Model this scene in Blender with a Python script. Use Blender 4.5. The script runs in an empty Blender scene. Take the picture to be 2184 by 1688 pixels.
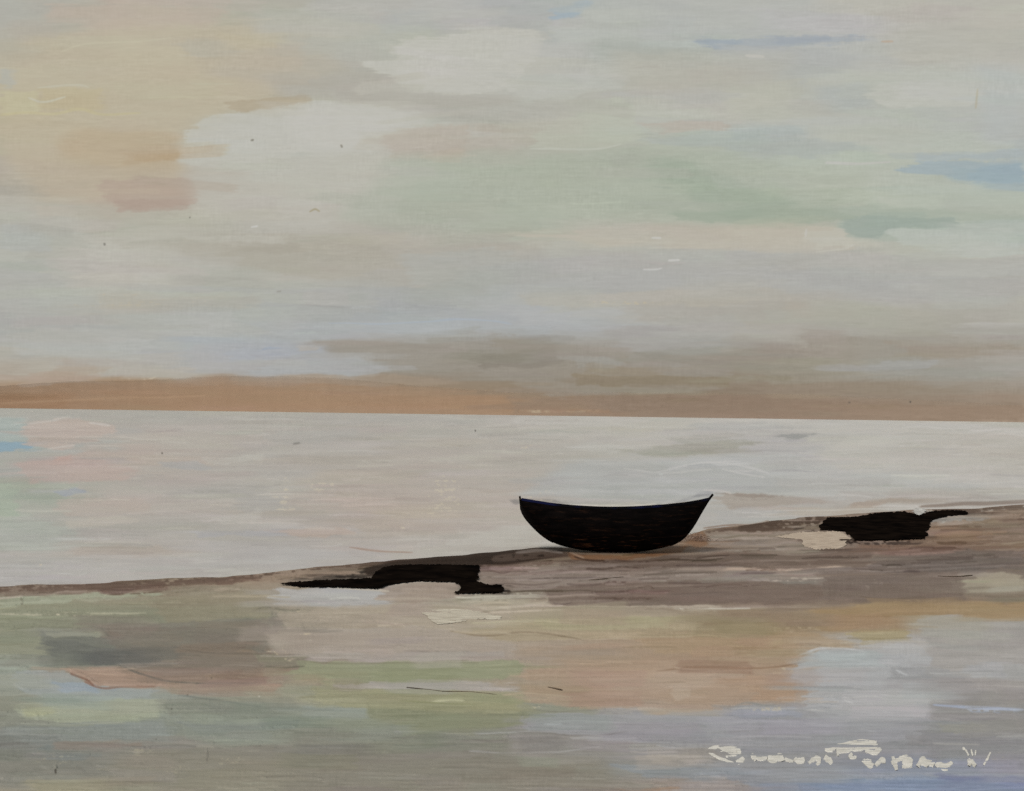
import bpy, bmesh, math, random
import numpy as np
from mathutils import Vector, Matrix

# ------------------------------------------------------------------ camera, world, sun, exposure
scene = bpy.context.scene
COL = scene.collection
F, CX, CY, EYE = 2342.0, 1092.0, 844.0, 2.95        # focal length and centre in units of a 2184 x 1688 frame
PITCH, ROLL = math.atan(39.0 / F), 30.0 / 2184.0
FWD = np.array([0, math.cos(PITCH), math.sin(PITCH)])
_up = np.array([0, -math.sin(PITCH), math.cos(PITCH)])
_x = np.array([1.0, 0, 0])
RGT = math.cos(ROLL) * _x + math.sin(ROLL) * _up
UPV = -math.sin(ROLL) * _x + math.cos(ROLL) * _up
CAM = np.array([0.0, 0.0, EYE])
cam_data = bpy.data.cameras.new('camera')
cam = bpy.data.objects.new('camera', cam_data)
COL.objects.link(cam)
cam_data.sensor_fit = 'HORIZONTAL'
cam_data.sensor_width = 36.0
cam_data.lens = 36.0 * F / 2184.0
cam_data.clip_start, cam_data.clip_end = 0.1, 30000.0
M3 = Matrix((RGT, UPV, -FWD)).transposed()
cam.matrix_world = Matrix.Translation(CAM) @ M3.to_4x4()
scene.camera = cam

SUN_EL, SUN_AZ = math.radians(52), math.radians(215)   # azimuth clockwise from +Y: behind the viewer, to the left
world = bpy.data.worlds.new('World')
scene.world = world
world.use_nodes = True
wn = world.node_tree
wn.nodes.clear()
w_out = wn.nodes.new('ShaderNodeOutputWorld')
w_bg = wn.nodes.new('ShaderNodeBackground')
w_sky = wn.nodes.new('ShaderNodeTexSky')
w_sky.sky_type = 'NISHITA'
w_sky.sun_disc = False
w_sky.sun_elevation = SUN_EL
w_sky.sun_rotation = SUN_AZ
w_sky.air_density, w_sky.dust_density = 1.0, 3.0
w_bg.inputs['Strength'].default_value = 0.12
wn.links.new(w_sky.outputs[0], w_bg.inputs['Color'])
wn.links.new(w_bg.outputs[0], w_out.inputs['Surface'])
sun_data = bpy.data.lights.new('sun', 'SUN')
sun_data.energy, sun_data.angle, sun_data.color = 1.5, math.radians(12), (1.0, 0.98, 0.95)
sun = bpy.data.objects.new('sun', sun_data)
COL.objects.link(sun)
to_sun = Vector((math.sin(SUN_AZ) * math.cos(SUN_EL), math.cos(SUN_AZ) * math.cos(SUN_EL), math.sin(SUN_EL)))
sun.rotation_euler = to_sun.to_track_quat('Z', 'Y').to_euler()
sun.location = (-20, -30, 40)
vs = scene.view_settings
vs.view_transform, vs.look, vs.exposure, vs.gamma, vs.use_curve_mapping = 'Standard', 'None', 0.0, 1.0, False
scene.cycles.max_bounces = 4
scene.cycles.use_denoising = False
scene.render.filter_size = 1.1


def project(P):
    """World points (n,3) -> frame coordinates."""
    d = np.asarray(P, float) - CAM
    z = d @ FWD
    z = np.where(np.abs(z) < 1e-6, 1e-6, z)
    return CX + F * (d @ RGT) / z, CY - F * (d @ UPV) / z, z


def at(x, y, z=0.0):
    """The point of the level at height z that is seen at frame position (x, y)."""
    d = FWD * F + RGT * (x - CX) - UPV * (y - CY)
    t = (z - EYE) / d[2]
    return CAM + d * t


# ------------------------------------------------------------------ pigments of sky, water and sand
# @@PAINT
PAD, S = 300, 0.72
W, H = int((2184 + 2 * PAD) * S), int((1688 + 2 * PAD) * S)
rng = np.random.default_rng(7)


def noise(cx, cy, seed, octs=2):
    r = np.random.default_rng(seed)
    out = np.zeros((H, W), np.float32)
    amp = 1.0
    tot = 0
    for _ in range(octs):
        gx, gy = max(cx * S, 1.0), max(cy * S, 1.0)
        nx, ny = int(W / gx) + 3, int(H / gy) + 3
        g = r.random((ny, nx)).astype(np.float32) * 2 - 1
        fx, fy = np.arange(W) / gx, np.arange(H) / gy
        ix, iy = fx.astype(int), fy.astype(int)
        tx, ty = fx - ix, fy - iy
        tx, ty = tx * tx * (3 - 2 * tx), ty * ty * (3 - 2 * ty)
        a = g[:, ix] * (1 - tx) + g[:, ix + 1] * tx
        out += amp * (a[iy] * (1 - ty)[:, None] + a[iy + 1] * ty[:, None])
        tot += amp
        amp *= 0.6
        cx, cy = cx / 2, cy / 2
    return out / tot * 1.4


N_STREAK = noise(70, 7, 11)
N_STREAK2 = noise(90, 10, 12)
N_BLOB = noise(110, 40, 13)
N_BRIS = noise(90, 3.4, 14)
N_BRIS2 = noise(150, 5, 15)
N_GRAIN = np.random.default_rng(16).normal(0, 1, (H, W)).astype(np.float32)
N_MOTT = noise(9, 5, 17)
N_EDGE = noise(46, 22, 20, 3)
N_FINE = noise(16, 2.2, 18, 1)
N_THREAD = noise(2.2, 14, 19, 1)
GX = (np.arange(W) / S - PAD).astype(np.float32)
GY = (np.arange(H) / S - PAD).astype(np.float32)


def box(m, r, ax):
    r = int(round(r))
    if r < 1:
        return m
    pad = [(0, 0), (0, 0)]
    pad[ax] = (r + 1, r)
    c = np.cumsum(np.pad(m, pad, mode='edge'), axis=ax)
    n = m.shape[ax]
    if ax == 0:
        return (c[2 * r + 1:2 * r + 1 + n] - c[:n]) / (2 * r + 1)
    return (c[:, 2 * r + 1:2 * r + 1 + n] - c[:, :n]) / (2 * r + 1)


def blur(m, fx, fy):
    for _ in range(2):
        m = box(box(m, fx * S * 0.6, 1), fy * S * 0.6, 0)
    return m


def window(x0, x1, y0, y1):
    a, b = int(max(0, (x0 + PAD) * S)), int(min(W, (x1 + PAD) * S + 1))
    c, d = int(max(0, (y0 + PAD) * S)), int(min(H, (y1 + PAD) * S + 1))
    return a, b, c, d


def chaikin(p, n=1, closed=True):
    p = np.asarray(p, float)
    for _ in range(n):
        q = np.roll(p, -1, 0) if closed else p[1:]
        b = p if closed else p[:-1]
        r = np.empty((2 * len(b), 2))
        r[0::2], r[1::2] = 0.78 * b + 0.22 * q, 0.22 * b + 0.78 * q
        if not closed:
            r = np.vstack([p[:1], r, p[-1:]])
        p = r
    return p


def inside(p, X, Y):
    m = np.zeros(X.shape, bool)
    n = len(p)
    for i in range(n):
        (xa, ya), (xb, yb) = p[i], p[(i + 1) % n]
        if ya == yb:
            continue
        c = (ya > Y) != (yb > Y)
        m ^= c & (X < (xb - xa) * (Y - ya) / (yb - ya) + xa)
    return m


class Canvas:
    def __init__(self, rows, ys, var=1.0):
        """rows: colours at nine columns for each height in ys."""
        self.var = var
        xs = np.linspace(0, 2184, 9)
        g = np.array(rows, np.float32)
        fy = np.interp(GY, ys, np.arange(len(ys)))
        fx = np.interp(GX, xs, np.arange(9))
        wy, wx = fy[:, None] + 0.28 * N_BLOB + 0.10 * N_STREAK, fx[None, :] + 0.30 * N_BLOB + 0.22 * N_STREAK2
        wy, wx = np.clip(wy, 0, len(ys) - 1.001), np.clip(wx, 0, 7.999)
        iy, ix = wy.astype(int), wx.astype(int)
        ty, tx = (wy - iy)[..., None], (wx - ix)[..., None]
        ty, tx = ty * ty * (3 - 2 * ty), tx * tx * (3 - 2 * tx)
        self.c = ((g[iy, ix] * (1 - tx) + g[iy, ix + 1] * tx) * (1 - ty) + (g[iy + 1, ix] * (1 - tx) + g[iy + 1, ix + 1] * tx) * ty)
        self.h = 0.25 * N_BRIS + 0.2 * N_STREAK

    def lay(self, win, m, col, rel=1.0):
        a, b, c, d = win
        m3 = m[..., None]
        col = np.asarray(col, np.float32)
        v = self.var * (2.4 * N_BRIS[c:d, a:b] + 2.0 * N_STREAK2[c:d, a:b])[..., None]
        self.c[c:d, a:b] = self.c[c:d, a:b] * (1 - m3) + (col + v) * m3
        hh = 0.55 * N_BRIS2[c:d, a:b] + 0.35 * N_BRIS[c:d, a:b] + 0.25
        e = 4 * m * (1 - m)
        self.h[c:d, a:b] = self.h[c:d, a:b] * (1 - m) + rel * hh * m + rel * 0.5 * e

    def patch(self, pts, col, f=10, a=0.8, j=12, dry=0.0, rel=1.0, rnd=0):
        p = chaikin(pts, rnd)
        q = 2 * f + 2 * j + 4
        win = window(p[:, 0].min() - q, p[:, 0].max() + q, p[:, 1].min() - q, p[:, 1].max() + q)
        x0, x1, y0, y1 = win
        if x1 <= x0 or y1 <= y0:
            return
        X, Y = np.meshgrid(GX[x0:x1], GY[y0:y1])
        X = X + 0.9 * j * N_STREAK[y0:y1, x0:x1] + 0.6 * j * N_BRIS[y0:y1, x0:x1] + 0.8 * j * N_EDGE[y0:y1, x0:x1]
        Y = Y + 0.30 * j * N_BLOB[y0:y1, x0:x1] + 0.42 * j * N_EDGE[y0:y1, x0:x1]
        m = blur(inside(p, X, Y).astype(np.float32), f * 1.0, f * 0.42)
        if f < 16:
            m = np.clip(m + 4 * m * (1 - m) * (0.55 * N_BRIS[y0:y1, x0:x1] + 0.35 * N_MOTT[y0:y1, x0:x1]), 0, 1)
            m = m * m * (3 - 2 * m)
        if dry:
            t = 0.5 + 0.6 * N_BRIS[y0:y1, x0:x1] + 0.35 * N_MOTT[y0:y1, x0:x1]
            m = m * np.clip((t - dry * 0.75) * 5 + 0.5, 0, 1)
        self.lay(win, m * a, col, rel)

    def line(self, pts, w, col, a=0.9, wob=2.0, dry=0.0, rel=1.6, soft=1.0):
        p = chaikin(pts, 2, False)
        q = w + 3 * wob + 6
        win = window(p[:, 0].min() - q, p[:, 0].max() + q, p[:, 1].min() - q, p[:, 1].max() + q)
        x0, x1, y0, y1 = win
        if x1 <= x0 or y1 <= y0:
            return
        X, Y = np.meshgrid(GX[x0:x1], GY[y0:y1])
        Y = Y + wob * N_BLOB[y0:y1, x0:x1] + 0.5 * wob * N_STREAK[y0:y1, x0:x1]
        d = np.full(X.shape, 1e9, np.float32)
        L = len(p) - 1
        tt = np.zeros(X.shape, np.float32)
        for i in range(L):
            ax, ay = p[i]
            bx, by = p[i + 1] - p[i]
            t = np.clip(((X - ax) * bx + (Y - ay) * by) / (bx * bx + by * by + 1e-9), 0, 1)
            dd = np.hypot(X - ax - t * bx, Y - ay - t * by)
            k = dd < d
            d[k] = dd[k]
            tt[k] = ((i + t) / L)[k]
        ww = w / 2 * (0.35 + 1.1 * np.sqrt(np.clip(4 * tt * (1 - tt), 0, 1)))
        m = np.clip((ww + soft - d) / (2 * soft), 0, 1)
        if dry:
            t = 0.5 + 0.6 * N_BRIS[y0:y1, x0:x1] + 0.5 * N_MOTT[y0:y1, x0:x1]
            m = m * np.clip((t - dry * 0.75) * 5 + 0.5, 0, 1)
        self.lay(win, m * a, col, rel)

    def speck(self, x0, x1, y0, y1, col, a=0.6, thr=0.5):
        """Broken bits where the ground colour shows through."""
        a_, b_, c_, d_ = win = window(x0, x1, y0, y1)
        X, Y = np.meshgrid(GX[a_:b_], GY[c_:d_])
        u = np.clip(1 - ((X - (x0 + x1) / 2) / ((x1 - x0) / 2)) ** 2, 0, 1) * np.clip(1 - ((Y - (y0 + y1) / 2) / ((y1 - y0) / 2)) ** 2, 0, 1)
        t = 0.75 * N_MOTT[c_:d_, a_:b_] + 0.5 * N_BRIS[c_:d_, a_:b_] + 0.9 * u
        m = np.clip((t - thr - 0.55) * 4, 0, 1) * np.clip(u * 3, 0, 1)
        self.lay(win, m * a, col, 0.5)

    def strokes(self, n, y0, y1, lmin=60, lmax=240, hmin=6, hmax=20, jit=3.0, a=0.55, seed=1, slope=0.0, tilt=0.0, x0=-PAD, x1=2184 + PAD):
        r = np.random.default_rng(seed)
        for _ in range(n):
            sl_ = slope + r.normal(0, 1) * tilt
            L, hh = r.uniform(lmin, lmax), r.uniform(hmin, hmax)
            x, y = r.uniform(x0, x1), r.uniform(y0, y1)
            ix, iy = int(np.clip((x + PAD) * S, 0, W - 1)), int(np.clip((y + PAD) * S, 0, H - 1))
            col = self.c[iy, ix] + r.normal(0, jit) + r.normal(0, jit * 0.45, 3)
            win = window(x - L / 2 - 20, x + L / 2 + 20, y - hh - 8, y + hh + 8)
            a_, b_, c_, d_ = win
            if b_ - a_ < 3 or d_ - c_ < 3:
                continue
            X, Y = GX[a_:b_][None, :], GY[c_:d_][:, None]
            k = int(r.integers(0, 400))
            st = np.roll(N_STREAK, k, 0)[c_:d_, a_:b_] if False else N_STREAK[(c_ + k) % (H - 120):(c_ + k) % (H - 120) + d_ - c_, a_:b_]
            if st.shape != (d_ - c_, b_ - a_):
                continue
            bow = r.normal(0, 2.5) * ((X - x) / (L / 2)) ** 2 + sl_ * (X - x)
            ey = np.clip((hh / 2 - np.abs(Y - y - bow + 1.5 * st)) / 2.5 + 0.5, 0, 1)
            sl, sr = r.uniform(4, 50, 2)
            ex = np.clip((X - (x - L / 2) + 12 * st) / sl, 0, 1) * np.clip(((x + L / 2) - X + 12 * st) / sr, 0, 1)
            self.lay(win, (ex * ey * a).astype(np.float32), col, 0.8)

    def hairs(self, n, y0, y1, dark, light, a=0.5, wmin=1.2, wmax=3.2, lmin=30, lmax=180, seed=1, slope=0.0, x0=-PAD, x1=2184 + PAD, follow=None):
        """Thin wavering lines a little darker or lighter than what they cross."""
        r = np.random.default_rng(seed)
        for _ in range(n):
            x, L = r.uniform(x0, x1), r.uniform(lmin, lmax)
            y = r.uniform(y0, y1) + (np.interp(x, *follow) if follow else 0)
            ix, iy = int(np.clip((x + PAD) * S, 0, W - 1)), int(np.clip((y + PAD) * S, 0, H - 1))
            d = -r.uniform(0.3, 1) * dark if r.random() < 0.5 else r.uniform(0.3, 1) * light
            col = np.clip(self.c[iy, ix] + d * np.array([1.0, 0.98, 0.94]) + r.normal(0, 1.5, 3), 4, 250)
            dy = slope * L
            self.line([(x - L / 2, y - dy / 2 + r.normal(0, 1)), (x - L / 5, y + r.normal(0, 2)), (x + L / 5, y + r.normal(0, 2)), (x + L / 2, y + dy / 2 + r.normal(0, 1))],
                      w_ := r.uniform(wmin, wmax), col, a * r.uniform(0.5, 1), 2.0, 0.35 if r.random() < 0.5 else 0.0, 1.6)
            if r.random() < 0.45:
                col2 = np.clip(self.c[iy, ix] - d * 0.9, 4, 250)
                self.line([(x - L / 2.4, y - dy / 2.4 + w_ + 0.6), (x, y + w_ + 0.8), (x + L / 2.4, y + dy / 2.4 + w_ + 0.6)], w_, col2, a * 0.8, 2.0, 0.3, 0.4)

    def finish(self, bris=1.6, grain=1.6, shift=(0, 0, 0), knee=184.0, squash=0.6, punch=1.0, sat=1.0):
        lum = self.c @ np.array([0.3, 0.59, 0.11], np.float32)
        self.c = lum[..., None] + (self.c - lum[..., None]) * sat
        if punch != 1.0:
            base = np.stack([blur(self.c[..., k], 400, 160) for k in range(3)], -1)
            self.c = base + (self.c - base) * punch
        self.c += np.array(shift, np.float32)
        self.c = np.where(self.c > knee, knee + (self.c - knee) * squash, self.c)
        weave = 0.7 * N_FINE + 0.45 * N_GRAIN + 0.6 * N_THREAD * np.clip(0.5 + N_BLOB, 0, 1)
        amt = np.clip(0.55 + 0.9 * np.roll(N_BLOB, 333, 1), 0.1, 1.5)
        self.c += (bris * amt * (0.9 * N_BRIS + 0.5 * N_MOTT))[..., None] + (grain * (0.6 + 0.4 * amt) * weave)[..., None]
        self.c = np.clip(self.c, 2, 253)

    def sample(self, x, y, arr=None):
        arr = self.c if arr is None else arr
        fx = np.clip((x + PAD) * S, 0, W - 1.001)
        fy = np.clip((y + PAD) * S, 0, H - 1.001)
        ix, iy = fx.astype(int), fy.astype(int)
        tx, ty = fx - ix, fy - iy
        if arr.ndim == 3:
            tx, ty = tx[:, None], ty[:, None]
        return (arr[iy, ix] * (1 - tx) + arr[iy, ix + 1] * tx) * (1 - ty) + (arr[iy + 1, ix] * (1 - tx) + arr[iy + 1, ix + 1] * tx) * ty


# ---- sky and far shore
SKY_Y = [0, 90, 180, 230, 300, 370, 430, 490, 540, 600, 660, 700, 745, 790, 830, 865]
SKY = [
 [(176,178,170),(188,177,163),(180,180,168),(176,178,170),(172,178,176),(182,186,180),(184,186,182),(186,184,174),(184,182,172)],
 [(180,176,162),(192,184,164),(186,180,164),(182,184,174),(192,194,185),(180,184,178),(176,182,182),(182,184,178),(184,184,174)],
 [(188,180,158),(190,182,160),(182,176,160),(178,178,170),(190,191,182),(182,184,176),(182,182,174),(186,190,182),(184,188,184)],
 [(186,178,152),(182,176,156),(184,180,164),(188,190,182),(178,178,168),(182,184,174),(184,184,176),(182,186,178),(182,186,182)],
 [(182,176,158),(186,172,148),(186,188,180),(190,190,182),(182,176,164),(176,182,168),(176,184,180),(184,188,178),(180,184,180)],
 [(180,174,160),(182,168,152),(184,186,176),(186,186,176),(174,180,164),(168,178,163),(178,186,170),(178,186,174),(166,180,182)],
 [(184,182,172),(182,170,156),(184,184,174),(182,182,172),(172,180,164),(172,182,166),(168,179,162),(178,186,172),(180,190,180)],
 [(184,184,174),(182,182,172),(182,180,170),(180,176,166),(174,180,166),(184,182,170),(188,182,168),(172,182,172),(178,187,179)],
 [(178,180,174),(184,182,172),(178,174,162),(178,174,164),(176,176,168),(180,178,170),(180,180,174),(184,182,172),(184,184,174)],
 [(174,176,172),(180,180,172),(176,176,168),(176,174,166),(172,174,172),(174,174,172),(176,176,174),(178,178,176),(180,180,174)],
 [(174,176,172),(178,176,166),(174,176,172),(168,172,172),(172,176,178),(178,176,168),(178,174,162),(176,174,164),(176,174,166)],
 [(172,174,172),(176,176,170),(170,174,174),(170,174,176),(174,178,180),(172,172,170),(170,168,160),(170,168,158),(176,174,166)],
 [(176,176,170),(176,180,178),(170,176,182),(164,159,150),(154,149,140),(158,156,148),(162,158,148),(158,152,142),(164,158,150)],
 [(178,168,154),(178,174,164),(168,170,170),(156,150,140),(150,141,128),(150,137,120),(152,144,130),(162,158,150),(166,162,154)],
 [(170,142,116),(170,142,116),(166,140,115),(158,138,117),(149,133,114),(145,130,111),(146,131,115),(151,138,122),(157,147,134)],
 [(164,128,100),(170,138,109),(167,136,109),(162,135,110),(158,133,110),(147,129,113),(149,129,113),(152,133,115),(160,141,123)],
]
sky = Canvas(SKY, SKY_Y, 0.45)
sky.strokes(1300, -PAD, 800, 90, 330, 14, 60, 2.6, 0.5, 21, tilt=0.06)
P_ = sky.patch
P_([(40,90),(270,40),(540,60),(620,200),(430,250),(385,300),(390,420),(60,430),(0,300)], (193,181,157), 34, .6)
P_([(110,10),(480,15),(470,55),(250,60),(100,50)], (190,176,162), 14, .6)
P_([(240,75),(420,85),(400,130),(260,120)], (198,187,164), 20, .5)
P_([(0,150),(40,150),(30,180),(0,185)], (174,180,178), 10, .5)
P_([(150,272),(383,285),(386,345),(370,365),(180,372),(120,320)], (187,170,142), 24, .65)
P_([(285,330),(380,328),(382,345),(290,345)], (182,159,126), 5, .7)
P_([(60,345),(370,352),(350,385),(80,420)], (183,171,151), 16, .5)
P_([(215,385),(408,378),(414,438),(250,450),(220,420)], (180,162,148), 12, .7)
P_([(235,430),(405,425),(400,445),(250,452)], (175,155,143), 7, .5)
P_([(0,198),(80,195),(82,236),(0,245)], (197,187,155), 8, .75)
P_([(80,190),(230,188),(220,235),(90,240)], (192,178,142), 14, .5)
P_([(370,90),(470,88),(520,110),(470,125),(390,122)], (178,178,166), 14, .5)
P_([(430,100),(700,105),(740,150),(640,170),(460,160)], (184,177,160), 25, .5)
P_([(480,215),(665,203),(670,225),(590,245),(500,240)], (179,167,144), 8, .8)
P_([(540,160),(840,155),(860,200),(1120,205),(1000,260),(760,218),(600,205)], (175,172,163), 20, .65)
P_([(540,20),(800,20),(800,80),(560,70)], (183,185,176), 20, .5)
P_([(800,20),(900,22),(960,60),(820,70)], (178,182,178), 14, .5)
P_([(1050,15),(1160,10),(1180,90),(1060,85)], (172,176,174), 14, .6)
P_([(390,290),(450,245),(600,228),(700,218),(905,232),(900,262),(860,290),(840,320),(700,335),(640,320),(560,350),(390,350)], (195,194,184), 12, .75)
P_([(600,235),(720,222),(880,240),(800,310),(640,315)], (201,199,187), 20, .65)
P_([(390,340),(560,335),(840,320),(860,440),(760,480),(420,470)], (190,188,178), 26, .65)
P_([(780,132),(830,125),(850,85),(1000,70),(1140,60),(1150,110),(1100,190),(960,200),(870,195),(842,170),(790,150)], (197,196,185), 11, .8)
P_([(840,100),(960,90),(950,185),(870,180)], (202,200,188), 16, .55)
P_([(830,270),(1000,265),(985,345),(830,345)], (184,175,162), 14, .65)
P_([(940,315),(985,312),(980,348),(900,345)], (192,176,154), 8, .35)
P_([(830,335),(1090,322),(1200,316),(1430,302),(1640,345),(1780,420),(1700,465),(1400,475),(1100,480),(900,500),(720,470)], (174,181,167), 30, .6)
P_([(1370,335),(1480,345),(1600,400),(1700,430),(1700,450),(1560,465),(1500,440),(1400,370)], (159,172,156), 18, .75)
P_([(1410,450),(1700,440),(1850,465),(1700,478),(1450,470)], (158,171,155), 9, .65)
P_([(1640,440),(1900,440),(2184,455),(2184,470),(1800,470)], (162,174,160), 10, .5)
P_([(1790,465),(2040,462),(2045,485),(1930,490),(1850,512),(1800,500)], (154,168,160), 12, .7)
P_([(1900,492),(2160,485),(2184,545),(2060,548),(1900,515)], (184,191,183), 8, .75)
P_([(1470,84),(1640,77),(1800,74),(1890,86),(1700,101),(1520,106)], (163,172,180), 14, .75)
P_([(1480,82),(1580,82),(1560,100),(1500,100)], (154,168,181), 12, .5)
P_([(1640,78),(1760,72),(1780,88),(1660,96)], (156,166,178), 8, .5)
P_([(1165,22),(1230,6),(1270,0),(1240,38),(1170,36)], (158,176,189), 9, .8)
P_([(1230,15),(1400,5),(1420,40),(1260,50)], (186,190,184), 14, .5)
P_([(1910,366),(2000,342),(2184,347),(2184,387),(2050,388),(1980,375)], (156,174,184), 9, .75)
P_([(2060,355),(2184,352),(2184,384),(2070,384)], (148,170,182), 8, .5)
P_([(1950,328),(2184,318),(2184,340),(1960,345)], (166,180,188), 10, .6)
P_([(1340,288),(1640,294),(1900,318),(1700,335),(1400,303)], (170,178,176), 12, .55)
P_([(1560,275),(1700,268),(1720,290),(1560,298)], (164,176,180), 9, .4)
P_([(1740,190),(1840,170),(1860,232),(1760,238)], (174,181,180), 18, .6)
P_([(1835,205),(1870,176),(2040,185),(2100,200),(2060,225),(1900,232)], (193,195,185), 6, .75)
P_([(1540,180),(1690,175),(1680,260),(1550,255)], (188,190,176), 16, .5)
P_([(1140,314),(1150,270),(1330,210),(1370,290),(1300,314),(1200,320)], (184,188,174), 8, .7)
P_([(1350,262),(1540,256),(1560,275),(1400,285)], (186,174,162), 8, .5)
P_([(1260,200),(1500,190),(1600,200),(1500,225)], (178,180,178), 12, .4)
P_([(1300,110),(1700,110),(1680,180),(1320,190)], (182,180,168), 30, .5)
P_([(1850,20),(2184,10),(2184,150),(1900,140)], (186,184,174), 40, .5)
P_([(2080,140),(2184,140),(2184,310),(2100,300)], (180,186,186), 18, .5)
P_([(1050,490),(1780,481),(1832,520),(1790,545),(1300,525)], (190,184,170), 12, .75)
P_([(1090,545),(1780,535),(2184,570),(2184,640),(1100,640)], (174,175,172), 26, .5)
P_([(1720,490),(1800,488),(1815,520),(1740,535)], (194,190,178), 6, .6)
P_([(390,520),(800,515),(860,570),(700,600),(380,542)], (176,172,160), 12, .65)
P_([(500,520),(640,518),(660,535),(520,540)], (168,163,150), 9, .5)
P_([(400,505),(620,502),(600,518),(420,522)], (188,187,177), 6, .5)
P_([(0,480),(60,485),(110,520),(80,540),(0,530)], (176,180,178), 10, .5)
P_([(60,575),(370,580),(380,600),(250,606)], (190,188,178), 6, .75)
P_([(200,598),(460,610),(700,614),(880,612),(800,626),(300,622)], (172,174,172), 7, .55)
P_([(860,540),(1090,530),(1092,600),(880,610)], (174,177,172), 14, .5)
P_([(200,625),(560,630),(520,660),(230,660)], (180,176,164), 14, .5)
P_([(500,690),(1000,680),(1250,688),(1300,714),(650,722)], (173,178,181), 9, .55)
P_([(1090,652),(1300,648),(1340,672),(1100,690)], (180,183,183), 10, .5)
P_([(1100,630),(1640,612),(1700,640),(1400,655),(1120,652)], (182,176,162), 10, .45)
P_([(1400,680),(1560,668),(1600,700),(1450,715)], (172,172,168), 10, .5)
P_([(670,727),(900,717),(1090,712),(1200,740),(1560,770),(1550,830),(1200,850),(1010,792),(830,800),(780,762),(690,750)], (155,149,139), 14, .7)
P_([(1010,764),(1180,735),(1200,778),(1020,785)], (139,132,122), 8, .65)
P_([(1040,720),(1160,712),(1200,745),(1080,760)], (150,142,130), 10, .5)
P_([(600,772),(760,762),(830,790),(800,808),(500,800)], (172,177,180), 9, .65)
P_([(500,740),(640,745),(620,765),(480,770)], (168,175,184), 7, .6)
P_([(640,738),(680,736),(682,750),(645,752)], (184,174,160), 3, .7)
P_([(545,745),(600,741),(612,746),(560,750)], (146,164,192), 2.5, .8)
P_([(1190,757),(1310,765),(1330,775),(1300,792),(1230,790)], (161,159,153), 5, .75)
P_([(1335,755),(1450,752),(1452,782),(1340,785)], (158,156,149), 5, .5)
P_([(1360,750),(1560,755),(1540,772),(1370,768)], (146,142,132), 7, .5)
P_([(1740,777),(2000,770),(1990,790),(1760,796)], (166,168,169), 8, .55)
P_([(1880,726),(2184,735),(2184,757),(1960,765)], (158,147,133), 9, .65)
P_([(2020,690),(2184,690),(2184,720),(2040,722)], (180,179,175), 9, .5)
P_([(1220,800),(1550,805),(1560,825),(1230,826)], (141,127,105), 6, .65)
P_([(1240,775),(1440,790),(1400,802),(1250,800)], (152,138,118), 6, .5)
P_([(1560,800),(1600,796),(1610,812),(1570,818)], (160,156,148), 4, .5)
P_([(1600,830),(2184,850),(2184,868),(1620,850)], (152,137,122), 8, .4)
P_([(-300,826),(0,822),(140,814),(300,812),(480,800),(700,806),(860,826),(1092,840),(1092,884),(0,872),(-300,868)], (168,139,113), 20, .65)
P_([(-300,840),(0,842),(160,838),(130,870),(-300,868)], (168,132,102), 18, .65)
P_([(200,838),(480,820),(800,840),(1092,852),(1092,876),(300,866)], (165,134,106), 8, .5)
P_([(60,795),(160,790),(170,815),(50,825)], (178,160,144), 8, .6)
P_([(140,770),(240,785),(160,815),(80,818)], (174,156,138), 9, .5)
P_([(240,790),(420,785),(400,805),(260,812)], (182,176,166), 5, .55)
P_([(480,800),(800,800),(1000,820),(900,828),(500,812)], (164,148,130), 5, .6)
P_([(1092,848),(1500,842),(1700,846),(2184,866),(2184,900),(1092,880)], (146,127,110), 9, .6)
P_([(1100,872),(1300,874),(1300,882),(1100,880)], (162,133,108), 3, .6)
P_([(1300,845),(1640,842),(1640,880),(1300,878)], (141,123,107), 9, .5)
P_([(1800,858),(2184,875),(2184,896),(1800,888)], (154,134,116), 6, .6)
sky.strokes(900, -PAD, 790, 50, 260, 8, 34, 2.4, 0.36, 23, tilt=0.07)
sky.hairs(360, -PAD, 860, 9, 11, 0.5, 1.2, 3, 20, 120, 25)
sky.strokes(260, 690, 885, 60, 260, 4, 12, 2.4, 0.45, 24, slope=0.008)
LN = sky.line
LN([(0,244),(60,238),(120,245),(170,232),(215,245),(300,240)], 4, (200,186,146), .6, 3)
LN([(80,187),(170,180),(190,186)], 3, (204,196,176), .6)
LN([(60,210),(90,222),(140,208)], 3, (208,202,184), .6)
LN([(130,110),(190,90),(250,92),(370,82)], 2.5, (204,192,168), .5)
LN([(0,860),(90,855),(240,850),(440,845)], 3, (180,148,118), .7)
LN([(1095,876),(1280,878)], 4, (176,160,134), .4, 1.5, dry=.7)
LN([(1130,318),(1200,318),(1290,318),(1325,306)], 3, (192,197,184), .7)
LN([(1760,348),(1830,351),(1900,345)], 4, (198,198,190), .7)
LN([(1720,488),(1718,506)], 3, (202,198,188), .7)
LN([(1740,540),(1800,533),(1825,522)], 3, (200,196,184), .6)
LN([(1390,508),(1410,508)], 3, (210,208,198), .8)
LN([(1425,556),(1450,555)], 3, (208,207,200), .8)
LN([(1372,577),(1400,577),(1412,573)], 2.5, (206,206,200), .8)
LN([(535,486),(550,482)], 3, (210,208,200), .7)
LN([(700,690),(830,690),(1000,680),(1092,690)], 2.5, (168,180,194), .6)
LN([(640,650),(750,657)], 2, (160,160,158), .6)
LN([(590,620),(600,619)], 2, (150,148,140), .6)
LN([(2085,190),(2081,232)], 3, (178,166,138), .45, .5)
LN([(1880,90),(1905,89)], 3, (190,164,140), .6)
LN([(1590,118),(1630,120)], 5, (202,198,188), .6)
LN([(660,452),(672,445),(682,451)], 2.5, (160,150,118), .7, 1)
LN([(1900,592),(2060,592)], 2, (178,180,178), .5)
LN([(535,300),(541,299)], 3, (84,78,70), .5, .3)
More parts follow.
